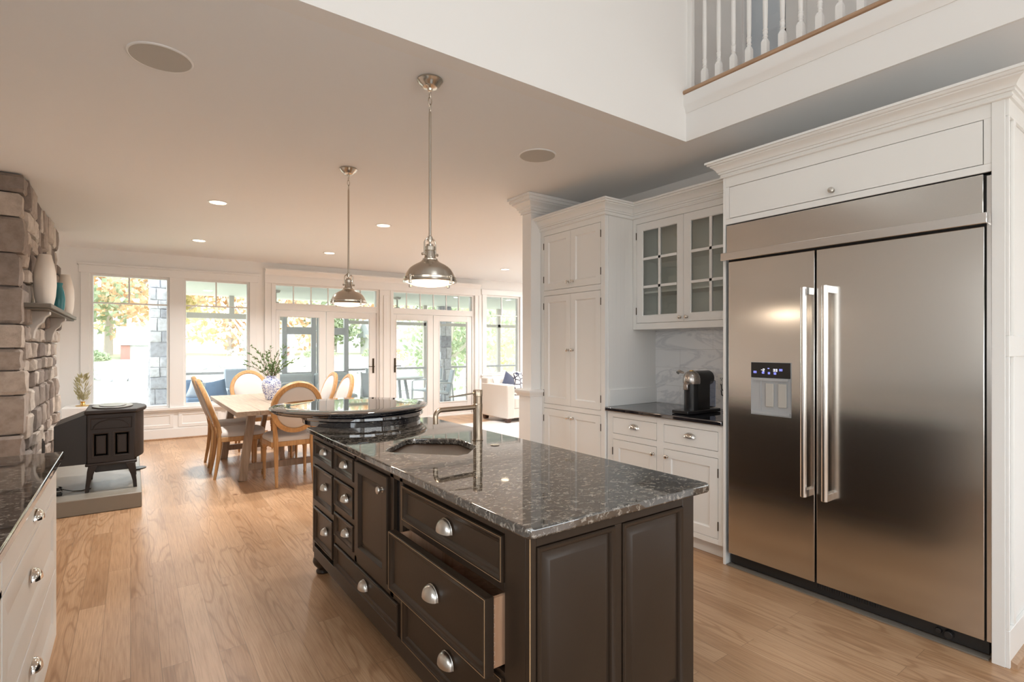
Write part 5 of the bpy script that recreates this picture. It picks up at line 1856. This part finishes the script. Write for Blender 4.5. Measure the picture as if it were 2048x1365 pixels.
for x in (2.31, 3.67):
    for y in (10.36, 11.05):
        mk('leg', MB().box(x - 0.02, x + 0.02, y - 0.02, y + 0.02, -0.06, 0.20), 'outwhite', so)

lo = thing('outdoor_loveseat', 'white framed porch seat with dark blue cushions behind the second window', 'outdoor seat', (1.02, 10.75, -0.06))
mk('frame', MB().box(0.74, 1.42, 10.40, 11.05, 0.24, 0.34).box(0.74, 0.79, 10.40, 11.05, -0.06, 0.24).box(1.37, 1.42, 10.40, 11.05, -0.06, 0.24), 'outwhite', lo, bev=0.01)
mk('seat_cushion', MB().box(0.76, 1.40, 10.42, 11.0, 0.34, 0.48), 'bluecushion', lo, bev=0.04, bseg=3)
mk('back_cushion', MB().box(0.76, 1.05, 10.86, 11.02, 0.48, 0.78), 'bluecushion', lo, bev=0.05, bseg=3)
pillow('outdoor_pillow', (0.98, 10.78, 0.60), 0.34, (-18, 20, 8), 'outblue', 'pale blue pillow on the porch seat behind the second window', 0.12)
pillow('outdoor_pillow', (1.22, 10.74, 0.58), 0.38, (-22, -12, -14), 'bluecushion', 'darker blue pillow leaning at the right of the porch seat', 0.14)
ac = thing('outdoor_armchair', 'pale blue high-backed porch armchair between second window and french doors', 'armchair', (1.72, 11.5, -0.06))
mk('backrest', MB().box(1.48, 1.98, 11.62, 11.72, 0.25, 0.93), 'outblue', ac, bev=0.03)
mk('seat', MB().box(1.48, 1.98, 11.12, 11.66, 0.22, 0.38), 'outblue', ac, bev=0.03)
for x in (1.47, 1.94):
    mk('arm', MB().box(x, x + 0.05, 11.12, 11.66, 0.52, 0.57).box(x, x + 0.05, 11.12, 11.17, -0.06, 0.52).box(x, x + 0.05, 11.64, 11.69, -0.06, 0.52), 'outblue', ac, bev=0.01)

ot = thing('outdoor_table', 'round white outdoor table seen through the right french doors', 'outdoor table', (4.75, 11.0, -0.06))
mk('table_top', MB().lathe((4.75, 11.0), [(0.66, 0.60), (0.665, 0.62), (0.69, 0.625), (0.70, 0.61), (0.701, 0.3)], 40), 'outwhite', ot)
for k in range(4):
    a = R(45 + 90 * k)
    mk('leg', MB().bar((4.75 + 0.35 * math.cos(a), 11.0 + 0.35 * math.sin(a), -0.06), (4.75 + 0.22 * math.cos(a), 11.0 + 0.22 * math.sin(a), 0.66), 0.05, 0.05), 'outwhite', ot)


def out_chair():
    c = thing('outdoor_chair', '', 'outdoor chair', (0, 0, 0), group='outdoor chairs around the round table')
    OFF[c.name] = Vector((0, 0, 0))
    m = MB()
    n = 8
    vs, fs = [], []
    for i in range(n + 1):
        t_ = i / n
        for y_, dz in ((-0.23 - 0.10 * t_, 0), (-0.26 - 0.10 * t_, 0)):
            w = 0.23 * (1 - 0.12 * t_)
            vs += [(-w, y_, 0.42 + 0.48 * t_), (w, y_, 0.42 + 0.48 * t_)]
    for i in range(n):
        k = i * 4
        fs += [(k, k + 1, k + 5, k + 4), (k + 2, k + 6, k + 7, k + 3), (k, k + 4, k + 6, k + 2), (k + 1, k + 3, k + 7, k + 5)]
    fs += [(0, 2, 3, 1), (n * 4, n * 4 + 1, n * 4 + 3, n * 4 + 2)]
    mk('backrest', m.add(vs, fs), 'outcushion', c, world=False)
    mk('seat', MB().box(-0.23, 0.23, -0.24, 0.22, 0.38, 0.42), 'outwhite', c, world=False, bev=0.01)
    for sx in (-1, 1):
        mk('side_frame', MB().tube([(sx * 0.25, 0.22, 0.0), (sx * 0.25, 0.20, 0.60), (sx * 0.25, 0.12, 0.63), (sx * 0.25, -0.28, 0.63), (sx * 0.24, -0.30, 0.60), (sx * 0.25, -0.34, 0.0)], 0.018, 8)
           .tube([(sx * 0.245, -0.24, 0.38), (sx * 0.215, -0.36, 0.92)], 0.016, 8), 'outwhite', c, world=False)
    return c


oc = out_chair()
for i, (x, y, rz, lb) in enumerate(((5.55, 10.55, 70, 'outdoor chair with grey back right of the round table, nearest the glass'), (4.15, 10.45, -45, 'outdoor chair left of the round table nearest the glass'), (4.75, 11.85, 180, 'outdoor chair on the far side of the round table by the rail'), (5.70, 11.40, 110, 'outdoor chair at the far right of the round table'))):
    o = oc if i == 0 else copy_tree(oc)
    o.location = (x, y, -0.06)
    o.rotation_euler = (0, 0, R(rz))
    o['label'] = lb

# ------------------------------------------------------------------ river, far bank, houses, trees
struct('ground_near', MB().box(-60, 60, 9.6, 20.5, -1.7, -1.5), 'lawn', smooth=0)
w_ = mk('river', MB().box(-160, 200, 20.5, 67, -2.4, -2.2), 'water', smooth=0, origin=0)
stuff(w_)
tag(w_, 'pale calm river beyond the porch', 'water')
m = MB()
m.add([(-160, 66, -2.6), (200, 66, -2.6), (200, 70, -0.9), (-160, 70, -0.9), (200, 76, -0.2), (-160, 76, -0.2), (200, 130, 1.2), (-160, 130, 1.2)], [(0, 1, 2, 3), (3, 2, 4, 5), (5, 4, 6, 7)])
struct('ground_far', m, 'lawn', smooth=0)
m = MB()
random.seed(8)
for k in range(260):
    x = random.uniform(-12, 60)
    y = random.uniform(66.5, 70)
    r_ = random.uniform(0.35, 0.8)
    m.ball((x, y, -2.35 + (y - 66.5) * 0.42), r_, (1.2, 1, 0.75), 1)
rk = stuff(mk('riprap', m, 'rock', smooth=0))
tag(rk, 'pale boulders lining the far river bank', 'rocks')

fe = thing('garden_fence', 'thin metal garden fence at the near river bank', 'fence', (3.0, 20.0, -1.5))
m = MB()
for k in range(90):
    x = -5 + 0.16 * k
    m.box(x - 0.008, x + 0.008, 19.99, 20.01, -1.5, -0.42)
stuff(mk('pickets', m, 'porchwood', fe, smooth=0))
mk('rail', MB().box(-5, 9.4, 19.98, 20.02, -0.44, -0.40), 'porchwood', fe)
for k in range(7):
    mk('post', MB().box(-5.04 + 2.4 * k, -4.96 + 2.4 * k, 19.96, 20.04, -1.5, -0.34), 'porchwood', fe)


def house(x, y, w, d, h, rh, label, z=-0.2, brick=True):
    hs = thing('house', label, 'house', (x, y, z))
    mk('wall', MB().box(x - w / 2, x + w / 2, y - d / 2, y + d / 2, z, z + h), 'housewall', hs, smooth=0)
    if brick:
        m = MB()
        for a in (x - w / 2 - 0.05, x + w * 0.22):
            m.box(a, a + 0.9, y - d / 2 - 0.25, y - d / 2, z, z + h)
        mk('brick_pier', m, 'brick', hs, smooth=0)
    m = MB()
    e = 0.5
    vs = [(x - w / 2 - e, y - d / 2 - e, z + h - 0.2), (x + w / 2 + e, y - d / 2 - e, z + h - 0.2), (x + w / 2 + e, y + d / 2 + e, z + h - 0.2), (x - w / 2 - e, y + d / 2 + e, z + h - 0.2), (x - w / 2 - e, y, z + h + rh), (x + w / 2 + e, y, z + h + rh)]
    m.add(vs, [(0, 1, 5, 4), (2, 3, 4, 5), (0, 4, 3), (1, 2, 5), (0, 3, 2, 1)])
    mk('roof', m, 'roofwhite', hs, smooth=0)
    for k in range(3):
        a = x - w * 0.25 + k * w * 0.22
        fr_ = mk('window', MB().box(a, a + 0.9, y - d / 2 - 0.12, y - d / 2, z + 0.5, z + 1.5), 'outwhite', hs, smooth=0)
        mk('pane', MB().box(a + 0.1, a + 0.8, y - d / 2 - 0.14, y - d / 2 - 0.12, z + 0.6, z + 1.4), 'porchwood', fr_, smooth=0)
    return hs


house(1.9, 80, 5.6, 5, 1.9, 2.1, 'white roofed house across the river behind the leftmost window')
house(16.5, 84, 6, 5, 1.7, 1.8, 'low white house across the river behind the second window')
house(36, 86, 8, 6, 3.2, 2.8, 'white house across the river behind the french doors', brick=False)


def tree(x, y, z, h, r, leafm, label, nleaf=1300, size=0.55, crown0=0.02, group='trees beyond the river'):
    t_ = thing('tree', label, 'tree', (x, y, z), group=group)
    tops = []
    m = MB()
    m.tube([(x, y, z), (x + 0.1, y, z + h * 0.25), (x - 0.1, y, z + h * 0.5), (x, y, z + h * 0.8)], [0.045 * h * 0.6, 0.035 * h * 0.6, 0.02 * h * 0.6, 0.006 * h], 8)
    for k in range(7):
        a = random.uniform(0, 6.28)
        zz = z + h * random.uniform(0.25, 0.6)
        L = r * random.uniform(0.5, 0.85)
        m.tube([(x, y, zz), (x + L * 0.5 * math.cos(a), y + L * 0.5 * math.sin(a), zz + h * 0.08), (x + L * math.cos(a), y + L * math.sin(a), zz + h * 0.2)], [0.012 * h, 0.008 * h, 0.003 * h], 6)
    mk('trunk', m, 'bark', t_)
    m = MB()
    blobs = []
    for k in range(24):
        a = random.uniform(0, 6.28)
        q = random.uniform(0, 0.78) * r
        zc = z + h * random.uniform(crown0 + 0.12, 0.88)
        blobs.append((x + q * math.cos(a), y + q * math.sin(a), zc, r * random.uniform(0.28, 0.45)))
    for k in range(int(nleaf * 1.6)):
        bx, by, bz, br = random.choice(blobs)
        v = Vector((random.gauss(0, 1), random.gauss(0, 1), random.gauss(0, 1))).normalized() * br * random.uniform(0.75, 1.05)
        c = Vector((bx, by, bz)) + Vector((v.x, v.y, v.z * 0.8))
        m.leaf(c, (random.uniform(-1, 1), random.uniform(-1, 1), random.uniform(-1, 1)), size * random.uniform(0.7, 1.4), size * random.uniform(0.5, 0.9))
    stuff(mk('foliage', m, leafm, t_, smooth=0))
    return t_


random.seed(21)
for a in ((-8.0, 84, -0.2, 17, 7.5, 'green', 'green and gold tree left of the white house across the river', 1500, 0.9),
          (-2.5, 92, 0, 21, 8.5, 'orange', 'tall orange tree behind the white house across the river', 1700, 1.0),
          (6.0, 94, 0, 20, 7.5, 'yellow', 'yellow tree right behind the white house across the river', 1500, 1.0),
          (12.0, 88, 0, 18, 6.5, 'orange', 'orange tree across the river in the left part of the second window', 1300, 0.9),
          (20.0, 92, 0, 17, 8.0, 'orange', 'rust orange tree across the river in the right part of the second window', 1500, 0.9),
          (28.0, 90, 0, 14, 6.0, 'green', 'green tree across the river behind the left french door', 1200, 0.8),
          (37.5, 92, 0, 19, 8.0, 'orange', 'large copper tree across the river between the french doors', 1500, 0.9),
          (47.0, 88, 0, 16, 8.5, 'green', 'broad green tree across the river behind the right french doors', 1500, 0.9),
          (57.0, 92, 0, 20, 9.0, 'yellow', 'yellow tree across the river at the right french doors', 1500, 1.0)):
    tree(*a)
for a in ((10.3, 18.6, -1.5, 8.0, 3.0, 'green', 'green garden tree outside the right window', 1500, 0.22),
          (15.3, 21.5, -1.5, 9.5, 3.6, 'yellow', 'pale yellow-green garden tree filling the right window', 1700, 0.25),
          (19.5, 27.0, -1.5, 8.5, 3.6, 'orange', 'reddish garden tree at the right edge of the right window', 1300, 0.28),
          (5.2, 27.0, -2.2, 9.0, 2.6, 'yellow', 'slender yellow tree at the water seen in the second window', 500, 0.25)):
    tree(*a, group='garden trees on the near bank')
random.seed(33)
for x, y, r_, mt, lb in ((-3.2, 76, 1.1, 'green', 'round green shrub left of the white house'), (3.9, 74.5, 0.9, 'green', 'low green shrub in front of the white house'), (22, 77, 1.8, 'green', 'large green shrub on the far bank in the second window'), (30.5, 78, 1.7, 'green', 'dark green shrub on the far bank behind the left door'), (32, 73, 1.4, 'orange', 'rounded copper shrub on the far bank behind the left door'), (52, 76, 2.2, 'orange', 'wide red shrub on the far bank behind the right doors')):
    m = MB()
    for k in range(420):
        v = Vector((random.gauss(0, 1), random.gauss(0, 1), abs(random.gauss(0, 1)))).normalized() * r_ * random.uniform(0.8, 1.0)
        m.leaf((x + v.x * 1.3, y + v.y, -0.3 + v.z), (random.uniform(-1, 1), random.uniform(-1, 1), random.uniform(-1, 1)), 0.35, 0.28)
    tag(mk('shrub', m, mt, smooth=0), lb, 'shrub', 'shrubs on the far bank')
